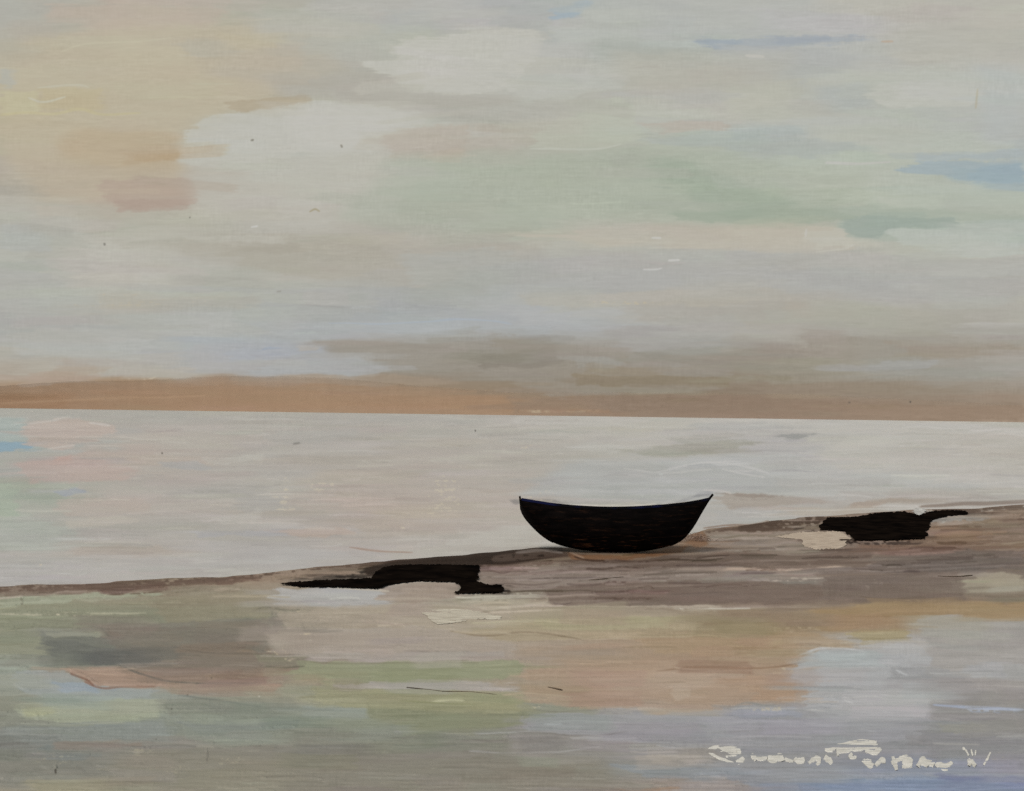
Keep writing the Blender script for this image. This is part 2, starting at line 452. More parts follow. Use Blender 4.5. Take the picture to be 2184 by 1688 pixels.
LN([(727,309),(730,315)], 3, (104,100,92), .5, .3)
LN([(222,519),(224,524)], 3, (84,82,78), .5, .3)
LN([(404,464),(406,465)], 2.5, (84,82,78), .5, .3)
LN([(1940,857),(1943,858)], 2.5, (84,80,76), .8, .3)
LN([(1810,858),(1813,859)], 2, (84,80,76), .7, .3)
LN([(1500,1030),(1501,1030)], 1, (150,150,150), .1, .3)
sky.speck(220, 430, 800, 815, (206,194,170), .5, .55)
sky.speck(1210, 1440, 640, 655, (196,184,156), .5, .6)
sky.speck(90, 480, 620, 665, (190,180,156), .35, .6)
sky.speck(1090, 1190, 872, 882, (196,184,156), .4, .5)
sky.finish(0.9, 2.9, (-3, -4, -6), sat=0.85)

# ---- water, with the pale sky reflection painted into its colours
SEA_Y = [886, 930, 980, 1030, 1080, 1130, 1180, 1225]
SEA = [
 [(176,178,170),(176,175,168),(178,175,167),(178,176,168),(183,180,172),(191,189,181),(190,189,183),(193,191,183),(188,184,174)],
 [(164,178,178),(184,178,169),(178,175,167),(178,175,167),(183,179,170),(186,184,176),(181,181,177),(189,187,179),(189,185,175)],
 [(172,176,168),(184,172,163),(180,177,169),(180,174,164),(182,178,169),(180,180,171),(180,182,180),(188,186,179),(190,186,176)],
 [(166,176,162),(180,178,170),(182,180,172),(182,174,164),(182,176,166),(177,180,176),(184,186,184),(186,188,184),(188,186,179)],
 [(170,178,166),(182,176,168),(180,177,169),(184,173,162),(184,176,166),(176,178,174),(182,179,171),(181,177,170),(182,178,171)],
 [(176,180,172),(178,175,167),(177,175,169),(182,171,160),(184,178,168),(182,180,172),(178,178,174),(180,178,172),(184,181,174)],
 [(178,178,172),(180,175,167),(180,178,174),(181,177,170),(184,180,170),(182,178,168),(178,176,170),(180,178,172),(184,181,174)],
 [(178,178,176),(182,180,176),(181,179,173),(181,178,172),(182,178,170),(182,178,168),(178,176,170),(180,178,172),(184,181,174)],
]
sea = Canvas(SEA, SEA_Y)
sea.strokes(900, 880, 1260, 60, 280, 8, 26, 2.6, 0.5, 31)
P_, LN = sea.patch, sea.line
P_([(-300,888),(55,890),(60,930),(110,940),(100,956),(-300,978)], (167,182,178), 6, .8)
P_([(-300,944),(110,942),(60,956),(30,966),(-300,966)], (136,171,190), 4, .85)
P_([(-300,1020),(32,1032),(36,1100),(-300,1115)], (166,182,164), 8, .8)
P_([(-300,1110),(80,1105),(180,1140),(100,1170),(-300,1190)], (172,181,172), 14, .6)
P_([(50,908),(130,892),(240,902),(250,925),(140,962),(60,950)], (191,177,167), 6, .8)
P_([(30,986),(150,972),(290,1000),(270,1025),(60,1032)], (187,168,160), 10, .65)
P_([(105,978),(155,972),(158,985),(110,988)], (194,166,156), 5, .6)
P_([(40,1035),(160,1035),(130,1050),(40,1048)], (174,179,172), 6, .7)
P_([(115,1052),(150,1040),(200,1050),(140,1062)], (158,168,180), 4, .75)
P_([(120,1065),(300,1058),(320,1090),(130,1105)], (186,175,165), 10, .6)
P_([(130,1105),(250,1095),(300,1110),(150,1130)], (188,184,172), 8, .6)
P_([(340,985),(420,980),(460,1000),(360,1000)], (170,174,174), 6, .6)
P_([(430,975),(560,968),(560,985),(450,985)], (190,188,178), 6, .6)
P_([(560,925),(760,915),(760,945),(580,950)], (174,174,168), 10, .5)
P_([(60,880),(400,885),(1000,888),(1000,905),(300,900)], (176,174,168), 6, .5)
P_([(500,1060),(600,1055),(610,1095),(510,1095)], (175,175,171), 12, .5)
P_([(460,1100),(560,1090),(560,1115),(470,1118)], (189,187,178), 8, .5)
P_([(420,1135),(620,1128),(610,1145),(430,1148)], (170,172,176), 6, .6)
P_([(600,1130),(720,1120),(760,1140),(620,1148)], (186,168,154), 8, .6)
P_([(130,1172),(330,1160),(400,1180),(200,1195)], (181,172,162), 8, .6)
P_([(-300,1200),(500,1178),(700,1170),(760,1185),(500,1210),(-300,1245)], (181,181,177), 9, .6)
P_([(960,1130),(1120,1120),(1200,1165),(1090,1170),(960,1160)], (190,187,178), 10, .6)
P_([(1092,890),(1400,886),(2184,905),(2184,925),(1500,915),(1092,905)], (194,192,184), 8, .7)
P_([(1450,905),(1640,900),(1700,915),(1500,918)], (176,178,176), 5, .6)
P_([(1330,962),(1500,940),(1640,945),(1500,970),(1400,973)], (163,163,150), 8, .75)
P_([(1400,930),(1560,922),(1600,936),(1450,945)], (172,172,164), 7, .5)
P_([(1640,927),(1760,924),(1700,938)], (150,153,151), 4, .75)
P_([(1740,950),(2184,935),(2184,1010),(1780,1000)], (191,188,179), 16, .5)
P_([(1200,985),(1400,975),(1600,985),(1700,1000),(1700,1050),(1520,1052),(1110,1060)], (177,181,179), 16, .7)
P_([(1400,975),(1620,972),(1620,998),(1420,1005)], (184,187,186), 6, .6)
P_([(1560,985),(1780,995),(1900,1040),(1700,1045)], (186,188,184), 12, .5)
P_([(1640,1020),(1900,1020),(1900,1040),(1660,1045)], (176,176,172), 7, .5)
P_([(1525,1060),(1560,1051),(1700,1060),(1780,1070),(1690,1078),(1560,1088)], (170,161,150), 5, .75)
P_([(1520,1052),(1600,1052),(1700,1060),(1600,1064)], (152,140,130), 3, .65)
P_([(1540,1085),(1700,1090),(1620,1112),(1510,1125)], (176,177,174), 6, .6)
P_([(1800,1090),(1830,1072),(1900,1062),(2000,1064),(1880,1072),(1840,1088)], (168,152,138), 4, .7)
P_([(1640,1085),(1860,1080),(1900,1090),(1700,1104)], (182,172,158), 6, .65)
P_([(1880,1050),(2184,1052),(2184,1066),(1900,1066)], (180,176,168), 6, .6)
P_([(1110,1050),(1300,1066),(1460,1058),(1500,1040),(1300,1045)], (180,183,180), 8, .5)
P_([(1140,1066),(1220,1075),(1300,1078),(1400,1074),(1400,1086),(1200,1086)], (204,199,186), 2, .85, 3)
P_([(1092,1066),(1150,1064),(1230,1072),(1180,1076),(1100,1074)], (126,124,124), 5, .55, 8)
P_([(1440,1066),(1500,1048),(1528,1044),(1510,1058),(1450,1072)], (126,128,136), 5, .5, 8)
sea.strokes(800, 884, 1250, 40, 220, 4, 12, 2.6, 0.42, 33, slope=-0.01)
LN([(60,905),(110,900),(135,892),(150,891)], 3, (204,200,192), .5)
LN([(190,903),(235,906)], 3, (200,196,188), .7)
LN([(250,930),(330,940),(375,940)], 2.5, (196,192,182), .6)
LN([(100,958),(160,950)], 2.5, (200,194,186), .7)
LN([(1400,1005),(1500,985),(1560,988),(1610,1000),(1640,1012)], 3.5, (196,197,194), .7, 3)
LN([(1330,998),(1420,1010),(1520,1000)], 3, (192,193,189), .6, 3)
LN([(1540,1000),(1630,1020)], 2.5, (200,200,196), .6)
LN([(1500,1045),(1540,1048),(1560,1054)], 3, (200,196,190), .7)
LN([(1650,1090),(1900,1085),(1980,1088)], 2.5, (196,192,182), .6)
LN([(1790,1052),(1860,1060)], 2.5, (200,198,192), .6)
LN([(660,1163),(700,1166),(730,1160)], 3, (190,186,180), .7)
LN([(745,1168),(800,1175),(880,1180)], 2.5, (164,138,122), .7)
LN([(1290,884),(1400,884)], 2, (126,108,96), .6, .6)
LN([(625,948),(640,946)], 3, (134,132,126), .7)
LN([(1500,1127),(1560,1118),(1600,1120),(1640,1112)], 3, (134,104,84), .7)
LN([(1960,1082),(2060,1076),(2184,1070),(2480,1050)], 5, (128,110,98), .65, 3)
LN([(1300,1080),(1150,1078)], 2, (214,208,196), .4)
for q in ((640,725,1015,1060),(880,1000,1000,1110),(560,660,1050,1100),(590,620,1010,1060),(840,870,1120,1130),(60,110,1190,1210),(340,380,1160,1180),(1080,1180,940,960),(1090,1200,1030,1130)):
    sea.speck(*q, (206,194,170), .55, .45)
for x, y in ((345,967),(1013,919)):
    LN([(x,y),(x+2,y)], 3, (60,56,52), .8, .2)
sea.hairs(560, 886, 1240, 15, 16, 0.6, 1.2, 3.4, 25, 160, 35)
sea.finish(1.3, 2.8, (-6, -8, -10), 178, 0.85, 1.2, 0.8)

# ---- sand, and pools with bluish sky reflection painted into the colours
SAND_Y = [1120, 1180, 1210, 1240, 1270, 1295, 1330, 1370, 1405, 1440, 1480, 1520, 1560, 1600, 1640, 1690]
SAND = [
 [(140,118,104),(130,108,96),(150,130,112),(120,98,82),(128,112,102),(132,112,94),(150,134,120),(142,121,106),(140,119,104)],
 [(140,118,104),(130,108,96),(150,130,112),(110,88,72),(124,108,98),(130,110,93),(141,126,114),(129,110,98),(131,112,98)],
 [(140,118,104),(130,108,96),(152,132,114),(120,100,86),(141,124,114),(114,98,88),(116,99,89),(117,103,95),(123,109,99)],
 [(140,120,106),(132,110,97),(152,133,114),(160,144,130),(139,125,113),(140,128,118),(146,134,124),(124,114,106),(134,120,108)],
 [(158,160,139),(150,142,121),(153,143,124),(174,170,164),(160,147,131),(130,112,102),(127,111,101),(128,112,100),(156,144,127)],
 [(148,148,125),(146,144,122),(148,139,123),(170,158,139),(170,156,139),(162,147,129),(152,135,115),(156,133,104),(162,141,110)],
 [(140,142,122),(132,128,112),(128,124,113),(168,155,139),(168,157,131),(164,150,125),(155,135,108),(161,139,108),(162,157,150)],
 [(146,148,127),(132,129,115),(139,123,108),(170,157,143),(170,155,139),(168,147,125),(167,142,115),(168,164,158),(164,160,156)],
 [(150,156,141),(126,125,115),(134,119,105),(166,157,147),(168,153,137),(168,145,123),(164,139,115),(167,167,167),(168,166,164)],
 [(150,156,146),(156,137,120),(151,128,111),(150,152,123),(160,149,131),(172,150,130),(165,143,125),(169,169,171),(166,164,164)],
 [(148,150,137),(158,164,160),(152,150,135),(152,150,119),(158,151,127),(172,152,132),(168,148,130),(167,167,169),(150,146,144)],
 [(140,142,129),(152,158,141),(142,148,137),(148,151,126),(142,143,122),(158,155,153),(153,153,157),(159,159,163),(150,146,146)],
 [(136,138,129),(140,146,139),(140,144,131),(136,140,127),(142,140,132),(154,152,154),(151,151,157),(146,146,149),(149,146,143)],
 [(134,134,127),(141,136,127),(138,134,125),(136,132,123),(138,134,125),(152,148,147),(150,148,149),(148,148,154),(146,144,145)],
 [(138,136,127),(136,134,125),(142,136,123),(140,136,125),(138,134,123),(144,142,137),(150,152,157),(145,152,169),(146,146,157)],
 [(150,144,128),(147,143,128),(143,139,126),(140,134,123),(140,134,123),(150,139,129),(141,147,159),(141,149,168),(146,144,156)],
]
sand = Canvas(SAND, SAND_Y)
sand.strokes(1000, 1080, 1960, 60, 280, 8, 26, 2.6, 0.5, 41)
P_, LN = sand.patch, sand.line
# bank along the water
P_([(-300,1262),(0,1252),(220,1246),(350,1238),(352,1258),(200,1266),(0,1276),(-300,1290)], (132,110,98), 4, .75)
P_([(215,1246),(350,1239),(352,1258),(230,1262)], (104,80,70), 4, .75)
P_([(380,1238),(545,1226),(556,1240),(400,1250)], (108,83,72), 4, .8)
P_([(540,1228),(700,1212),(800,1206),(800,1232),(640,1240),(560,1250)], (152,130,112), 6, .7)
P_([(0,1280),(60,1272),(300,1262),(360,1268),(200,1282),(0,1300)], (162,166,143), 4, .85)
P_([(150,1280),(330,1266),(300,1290),(200,1292)], (150,142,122), 6, .5)
P_([(800,1207),(960,1192),(1100,1178),(1190,1172),(1130,1192),(1030,1206),(850,1214)], (78,55,43), 4, .85)
P_([(800,1214),(830,1199),(960,1189),(1060,1182),(1040,1206),(1015,1212)], (52,36,28), 4, .85)
P_([(1000,1192),(1190,1170),(1215,1178),(1110,1197),(1030,1212)], (82,65,55), 5, .8)
P_([(1090,1180),(1190,1173),(1200,1182),(1080,1200)], (116,100,93), 5, .8)
P_([(1010,1195),(1110,1188),(1080,1206),(1020,1210)], (88,66,54), 5, .6)
P_([(610,1240),(720,1220),(800,1212),(806,1240),(660,1246)], (84,74,66), 4, .8, 14, dry=.5)
P_([(700,1226),(812,1210),(812,1240),(720,1240)], (46,38,34), 4, .8, 14, dry=.75)
P_([(690,1252),(860,1252),(850,1263),(720,1262)], (112,112,114), 4, .6)  # blue-grey shade below the left rock, painted in
P_([(1030,1246),(1088,1247),(1090,1267),(1030,1268)], (40,32,28), 3, .85, 10, dry=.6)
P_([(940,1200),(1075,1192),(1060,1215),(1010,1224)], (54,42,36), 4, .7, 12, dry=.5)
P_([(1700,1116),(1765,1104),(1765,1132),(1700,1136)], (50,40,34), 3, .8, 12, dry=.6)
P_([(1790,1150),(2000,1146),(1985,1158),(1800,1162)], (60,46,40), 4, .75, 10, dry=.4)
P_([(1015,1212),(1110,1200),(1200,1196),(1230,1200),(1160,1240),(1090,1262),(1030,1245),(1020,1225)], (140,123,113), 5, .8)
P_([(1180,1178),(1250,1182),(1420,1170),(1480,1140),(1530,1140),(1500,1180),(1250,1196),(1160,1195)], (134,108,88), 6, .75)
P_([(1240,1178),(1430,1172),(1470,1160),(1440,1182),(1280,1190)], (112,80,56), 5, .75)  # brown shadow beneath the hull, painted on the sand
P_([(1500,1132),(1640,1116),(1740,1106),(1750,1130),(1640,1150),(1520,1172)], (148,132,120), 7, .7)
P_([(1590,1120),(1690,1108),(1750,1104),(1742,1132),(1660,1136),(1600,1136)], (118,96,80), 4, .55, 14, dry=.5)
P_([(1560,1120),(1640,1112),(1640,1130),(1570,1132)], (172,146,122), 4, .55, dry=.5)
P_([(1520,1150),(1660,1140),(1700,1165),(1640,1180),(1500,1182)], (143,128,116), 6, .7)
P_([(1180,1192),(1450,1186),(1640,1180),(1850,1170),(1860,1205),(1500,1215),(1220,1225)], (114,97,87), 5, .8)
P_([(1690,1180),(1860,1172),(1856,1202),(1700,1205)], (104,84,72), 6, .6)
P_([(1860,1185),(2184,1166),(2184,1220),(1870,1225)], (122,106,97), 7, .75)
P_([(1900,1200),(2184,1188),(2184,1216),(1980,1222)], (106,97,93), 6, .65)
P_([(1820,1162),(1990,1152),(2184,1158),(2184,1176),(1840,1174)], (128,100,82), 5, .7)
P_([(1985,1112),(2064,1100),(2110,1100),(2184,1088),(2184,1150),(1978,1150)], (138,116,100), 6, .75)
P_([(1985,1120),(2060,1130),(2110,1128),(2060,1150),(1985,1152)], (148,112,86), 5, .6)
P_([(2100,1090),(2480,1075),(2480,1100),(2110,1104)], (150,130,114), 6, .5)
P_([(1990,1112),(2064,1098),(2070,1104),(2000,1120)], (184,184,178), 3, .8)
P_([(1095,1225),(1330,1222),(1560,1212),(1860,1205),(1860,1232),(1560,1240),(1110,1262)], (146,133,124), 5, .75)
P_([(1150,1258),(1250,1245),(1660,1240),(1760,1250),(1740,1285),(1480,1288),(1180,1292)], (126,109,99), 4, .8)
P_([(1740,1215),(1900,1222),(1900,1250),(1760,1270)], (127,112,104), 6, .7)
P_([(1900,1235),(2050,1228),(2050,1280),(1820,1288)], (122,105,95), 6, .65)
P_([(2046,1262),(2062,1240),(2100,1226),(2184,1226),(2184,1262),(2070,1265)], (166,155,136), 4, .85)
P_([(1990,1262),(2184,1264),(2184,1290),(1700,1294)], (126,108,95), 5, .6)
# orange band
P_([(1720,1294),(2184,1284),(2480,1284),(2480,1315),(1990,1325),(1720,1320)], (163,137,102), 7, .75)
P_([(1740,1300),(1960,1300),(1960,1340),(1760,1345)], (158,130,96), 9, .6)
P_([(1480,1300),(1720,1292),(1740,1345),(1500,1350)], (150,130,106), 9, .7)
P_([(1260,1300),(1500,1294),(1560,1310),(1300,1325)], (160,146,126), 6, .6)
P_([(1340,1318),(1510,1312),(1530,1330),(1360,1335)], (168,160,124), 6, .6)
P_([(1825,1350),(1940,1342),(1938,1368),(1830,1378)], (168,152,112), 5, .75)
P_([(1330,1350),(1720,1345),(1830,1375),(1700,1400),(1400,1395)], (169,144,114), 12, .6)
P_([(1120,1420),(1640,1400),(1720,1405),(1700,1440),(1690,1500),(1560,1510),(1400,1520),(1120,1500)], (172,147,125), 9, .7)
P_([(1600,1440),(1700,1430),(1700,1495),(1600,1500)], (173,143,118), 8, .6)
P_([(1250,1440),(1480,1428),(1600,1440),(1500,1470),(1280,1470)], (177,157,138), 9, .65)
P_([(1420,1460),(1470,1458),(1470,1485),(1430,1488)], (181,163,144), 4, .7)
# cream sand below the bank
P_([(585,1255),(700,1254),(850,1260),(850,1295),(600,1290)], (178,177,176), 6, .85)
P_([(600,1290),(860,1288),(960,1290),(1100,1300),(1080,1340),(900,1345),(600,1340)], (171,158,141), 10, .7)
P_([(810,1260),(850,1248),(975,1246),(985,1270),(880,1290),(810,1280)], (163,146,132), 5, .8)
P_([(960,1275),(1080,1268),(1140,1268),(1120,1300),(980,1298)], (172,162,142), 5, .8)
P_([(1080,1325),(1340,1318),(1500,1330),(1480,1360),(1250,1365),(1150,1370),(960,1365)], (169,154,126), 7, .7)
P_([(1120,1320),(1400,1318),(1440,1345),(1180,1345)], (170,162,130), 7, .6)
P_([(560,1345),(900,1340),(1100,1370),(1100,1412),(650,1405),(580,1395)], (169,157,145), 12, .75)
P_([(600,1395),(1080,1390),(1080,1408),(650,1408)], (166,158,152), 5, .6)
# green-grey left
P_([(-300,1305),(300,1300),(570,1285),(582,1340),(400,1345),(200,1340),(-300,1345)], (142,144,122), 10, .65)
P_([(300,1280),(565,1262),(575,1320),(360,1330)], (146,136,114), 9, .6)
P_([(200,1335),(560,1318),(580,1370),(570,1395),(380,1385),(250,1368)], (126,122,112), 8, .75)
P_([(215,1336),(330,1335),(400,1365),(300,1378),(240,1362)], (140,124,110), 4, .7)
P_([(330,1372),(560,1374),(540,1400),(350,1392)], (144,121,100), 8, .6)
P_([(85,1345),(210,1350),(280,1370),(360,1395),(330,1412),(150,1416),(85,1385)], (120,122,114), 6, .85)
P_([(140,1392),(250,1396),(270,1412),(150,1418)], (88,92,90), 6, .8)
P_([(95,1350),(220,1345),(230,1358),(110,1362)], (152,152,130), 3, .7)
P_([(250,1398),(560,1392),(650,1395),(655,1418),(560,1425),(330,1430),(260,1415)], (132,120,108), 6, .75)
P_([(540,1395),(652,1398),(650,1418),(560,1420)], (136,132,112), 3, .75)
P_([(130,1420),(250,1418),(300,1445),(545,1440),(605,1440),(590,1470),(430,1478),(330,1462),(220,1468),(180,1455)], (168,141,124), 4, .85)
P_([(240,1415),(350,1440),(550,1430),(552,1455),(380,1460),(280,1450)], (143,124,109), 4, .75)
P_([(320,1462),(600,1460),(570,1480),(380,1485)], (156,140,122), 6, .7)
P_([(20,1430),(140,1430),(190,1462),(320,1468),(330,1490),(120,1495),(30,1470)], (157,164,163), 7, .75)
P_([(110,1456),(200,1458),(200,1475),(120,1475)], (148,163,178), 5, .6)
P_([(30,1500),(340,1490),(340,1535),(160,1545),(40,1535)], (162,167,145), 6, .8)
P_([(60,1505),(140,1505),(120,1525),(40,1530)], (166,166,130), 6, .6)
P_([(335,1495),(620,1488),(645,1510),(560,1530),(360,1530)], (134,136,124), 6, .75)
P_([(20,1545),(350,1538),(360,1575),(100,1590),(20,1575)], (140,146,142), 10, .65)
P_([(380,1545),(640,1535),(640,1555),(420,1562)], (130,136,132), 8, .6)
P_([(-300,1560),(120,1560),(150,1610),(-300,1620)], (128,131,127), 12, .6)
P_([(90,1590),(220,1590),(220,1615),(100,1620)], (122,130,128), 8, .6)
P_([(110,1580),(300,1582),(300,1600),(130,1602)], (144,128,116), 8, .55)
P_([(60,1660),(260,1665),(260,1700),(60,1705)], (160,152,126), 10, .6)
P_([(240,1600),(640,1615),(640,1680),(240,1690)], (143,138,122), 18, .5)
# green middle
P_([(640,1408),(700,1412),(1050,1408),(1115,1412),(1115,1446),(1000,1450),(640,1450),(600,1440)], (148,152,122), 5, .85)
P_([(700,1455),(830,1448),(1100,1455),(1105,1475),(960,1470),(820,1466),(720,1464)], (170,163,158), 4, .85)
P_([(660,1468),(820,1468),(1110,1478),(1105,1520),(960,1525),(800,1510),(680,1500)], (155,153,122), 7, .8)
P_([(840,1480),(1080,1480),(1100,1510),(900,1518)], (150,150,117), 8, .55)
P_([(790,1508),(1000,1522),(1110,1515),(1160,1530),(1090,1552),(900,1555),(800,1535)], (136,138,112), 7, .75)
P_([(650,1505),(780,1505),(790,1532),(660,1535)], (148,156,150), 7, .7)
P_([(600,1440),(680,1460),(660,1500),(600,1490)], (150,152,132), 8, .6)
P_([(600,1555),(1090,1552),(1080,1600),(620,1600)], (134,134,122), 14, .6)
P_([(1080,1545),(1400,1555),(1420,1600),(1100,1600)], (146,142,138), 10, .6)
P_([(600,1600),(1300,1615),(1300,1700),(600,1700)], (138,133,120), 20, .5)
# pools, right: blue-grey sky reflection painted on the sand
P_([(1965,1322),(2040,1312),(2184,1330),(2480,1330),(2480,1480),(1960,1480),(1930,1380),(1960,1360)], (165,160,156), 6, .8)
P_([(1690,1440),(1720,1395),(1790,1380),(1830,1388),(1950,1372),(1990,1400),(1980,1530),(1760,1540),(1715,1505),(1720,1470)], (171,172,174), 5, .88)
P_([(1800,1470),(1950,1460),(1950,1520),(1790,1515)], (176,174,175), 12, .6)
P_([(2060,1420),(2184,1415),(2184,1450),(2070,1450)], (168,170,174), 10, .6)
P_([(1890,1428),(2020,1428),(2060,1450),(1920,1455)], (150,150,152), 7, .65)
P_([(1980,1470),(2060,1462),(2184,1490),(2480,1490),(2480,1550),(1990,1535)], (147,143,142), 7, .75)
P_([(1110,1525),(1400,1522),(1560,1512),(1720,1515),(1980,1525),(2000,1580),(1500,1600),(1120,1560)], (156,156,160), 7, .75)
P_([(1560,1515),(1700,1508),(1710,1528),(1580,1535)], (150,155,168), 5, .6)
P_([(1500,1560),(1900,1560),(1900,1600),(1500,1610)], (149,149,153), 12, .55)
P_([(1960,1560),(2184,1560),(2184,1600),(1990,1625)], (139,138,141), 8, .7)
P_([(2010,1540),(2110,1538),(2100,1560),(2020,1562)], (160,156,138), 7, .5, dry=.4)
P_([(1380,1590),(1520,1590),(1560,1625),(1400,1635)], (156,149,142), 8, .6)
P_([(1300,1630),(1560,1638),(1640,1650),(1400,1668)], (140,148,156), 8, .6)
P_([(1530,1638),(2184,1650),(2184,1670),(1700,1668)], (153,157,165), 9, .65)
P_([(1690,1672),(1800,1668),(1960,1655),(2080,1658),(2184,1668),(2480,1670),(2480,1685),(1900,1690),(1700,1690)], (124,142,172), 9, .65)
P_([(1990,1648),(2184,1655),(2184,1668),(2010,1664)], (120,126,158), 6, .7)
P_([(1380,1660),(1560,1665),(1640,1690),(1400,1720)], (158,142,132), 10, .6)
P_([(1320,1685),(1440,1680),(1450,1740),(1330,1740)], (162,134,112), 6, .7)
P_([(1380,1612),(1500,1610),(1490,1625),(1390,1628)], (168,160,148), 5, .5)
sand.strokes(1200, 1090, 1960, 40, 220, 4, 12, 2.8, 0.42, 43)
# ridges and hairlines left by the tide
LN([(1095,1210),(1150,1200),(1200,1205),(1230,1210)], 4, (176,160,148), .7, 3)
LN([(840,1247),(880,1240),(960,1240),(985,1246)], 4, (188,176,162), .85, 2)
LN([(700,1255),(780,1258),(830,1262)], 3, (196,186,170), .8, 2)
LN([(970,1272),(1020,1275),(1100,1270)], 4, (196,188,172), .8, 3)
LN([(1120,1292),(1180,1285),(1300,1290)], 4, (182,170,152), .7, 3)
LN([(1150,1296),(1320,1290),(1480,1292),(1560,1300),(1640,1290),(1750,1294)], 5, (182,168,150), .85, 3)
LN([(1440,1297),(1500,1300),(1600,1298)], 3, (214,208,196), .7, 2)
LN([(1430,1214),(1560,1218),(1700,1213),(1860,1205)], 4, (190,168,150), .85, 3)
LN([(1590,1206),(1700,1208),(1860,1203)], 3, (206,184,164), .6, 2)
LN([(1110,1244),(1200,1240),(1240,1236)], 3, (160,144,132), .6)
LN([(1340,1228),(1420,1222),(1520,1226)], 2.5, (104,90,82), .7)
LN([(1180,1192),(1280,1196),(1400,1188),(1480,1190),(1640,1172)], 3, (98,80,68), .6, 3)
LN([(1500,1150),(1560,1144),(1620,1152),(1660,1142)], 3, (176,164,152), .5, 4)
LN([(1480,1172),(1560,1164),(1640,1168)], 3, (112,98,90), .5, 4)
LN([(1700,1172),(1790,1172),(1900,1174),(1990,1164)], 3.5, (84,66,58), .8, 2)
LN([(1480,1124),(1560,1126),(1640,1116)], 3, (110,82,64), .7)
LN([(1970,1092),(2060,1092),(2184,1080),(2480,1062)], 4, (182,176,166), .8, 2)
LN([(2000,1120),(2060,1112),(2100,1118)], 3, (176,158,142), .6, 3)
LN([(1990,1136),(2050,1128),(2110,1132)], 3, (108,86,74), .6, 3)
LN([(2100,1096),(2112,1100),(2120,1092)], 3, (84,70,60), .7)
LN([(960,1350),(1040,1358),(1120,1345),(1200,1358),(1240,1365)], 2.5, (140,122,100), .7, 3)
LN([(1010,1330),(1120,1322),(1220,1330)], 2.5, (190,180,150), .6, 3)
LN([(640,1410),(760,1416),(1000,1408)], 2, (130,128,104), .7)
LN([(1400,1432),(1500,1420),(1640,1425),(1720,1412)], 2.5, (138,108,84), .6, 2)
LN([(1440,1425),(1520,1432),(1600,1428)], 3, (190,170,150), .6)
LN([(1700,1400),(1740,1385),(1790,1381),(1850,1392)], 3, (192,194,196), .8, 2)
LN([(1990,1502),(2060,1508),(2130,1512),(2184,1514)], 4, (164,174,196), .85, 2)
LN([(1910,1430),(1935,1442)], 3, (186,188,190), .7)
LN([(1800,1495),(1820,1502)], 2.5, (190,190,190), .7)
LN([(1880,1515),(1905,1525)], 2.5, (190,190,192), .7)
LN([(1560,1512),(1660,1510),(1760,1516)], 2.5, (190,188,186), .6)
LN([(1990,1586),(2090,1588)], 2.5, (168,166,162), .7)
LN([(1830,1555),(1870,1562)], 2.5, (176,176,180), .6)
LN([(1160,1545),(1200,1545)], 3, (186,188,192), .7)
LN([(840,1560),(900,1560),(1000,1566),(1130,1560)], 3, (172,172,170), .6, 2)
LN([(1000,1604),(1080,1608),(1200,1604),(1280,1590)], 3, (168,166,164), .6, 3)
LN([(1100,1560),(1180,1566),(1280,1570),(1340,1560)], 2, (126,120,116), .6, 3)
LN([(1400,1590),(1450,1598),(1500,1592)], 3, (178,178,180), .6)
LN([(920,1498),(960,1492),(990,1494)], 3, (186,184,150), .7)
LN([(850,1495),(940,1500),(1040,1504)], 2, (132,134,96), .6)
LN([(240,1410),(300,1440),(380,1458),(545,1455)], 2.5, (100,98,92), .7, 2)
LN([(215,1340),(240,1365),(280,1372)], 2.5, (104,102,94), .6)
LN([(350,1375),(420,1392),(560,1395)], 2, (108,98,86), .6, 3)
LN([(180,1455),(220,1470),(260,1462),(330,1465)], 3.5, (140,104,88), .7, 2)
LN([(150,1438),(185,1450),(200,1462)], 3, (120,84,70), .6, 2)
LN([(560,1420),(600,1424),(650,1420)], 2.5, (104,102,86), .7)
LN([(300,1430),(380,1434),(440,1432)], 2, (180,170,154), .5)
LN([(380,1484),(500,1502),(560,1510)], 2, (112,116,112), .6, 3)
LN([(0,1310),(100,1312),(200,1310)], 3, (196,188,164), .5, 1, dry=.6)
LN([(180,1545),(260,1540)], 2, (186,188,176), .5)
LN([(45,1275),(47,1290)], 4, (120,116,100), .8, .4)
LN([(440,1605),(442,1625)], 2, (112,108,100), .6, .4)
LN([(118,1640),(119,1650)], 3, (72,68,62), .8, .3)
for x, y in ((450,1446),(399,1482),(365,1512),(440,1533),(332,1577),(1293,1432),(482,1343)):
    LN([(x, y), (x + 2, y + 1)], 2.6, (70, 66, 60), .7, .2)
LN([(551,1485),(554,1486)], 3, (214,210,200), .8, .2)
sk = sand.speck
for q in ((1630,1750,1225,1262),(1810,1900,1232,1262),(1590,1650,1112,1132),(1860,1990,1160,1172),(1690,1760,1200,1212)):
    sk(*q, (200,186,168), .6, .42)
for q in ((580,660,1288,1310),(600,680,1345,1360),(590,660,1400,1412),(1460,1580,1338,1360),(1600,1780,1335,1352),(1640,1700,1420,1440),(1560,1700,1505,1520),(1120,1170,1490,1520),(560,640,1380,1400)):
    sk(*q, (204,188,156), .5, .45)
for q in ((270,330,1590,1625),(300,420,1625,1670),(440,520,1610,1640),(50,180,1600,1640),(2060,2184,1600,1640)):
    sk(*q, (176,168,142), .4, .55)
sk(0, 300, 1305, 1318, (200, 190, 164), .5, .5)
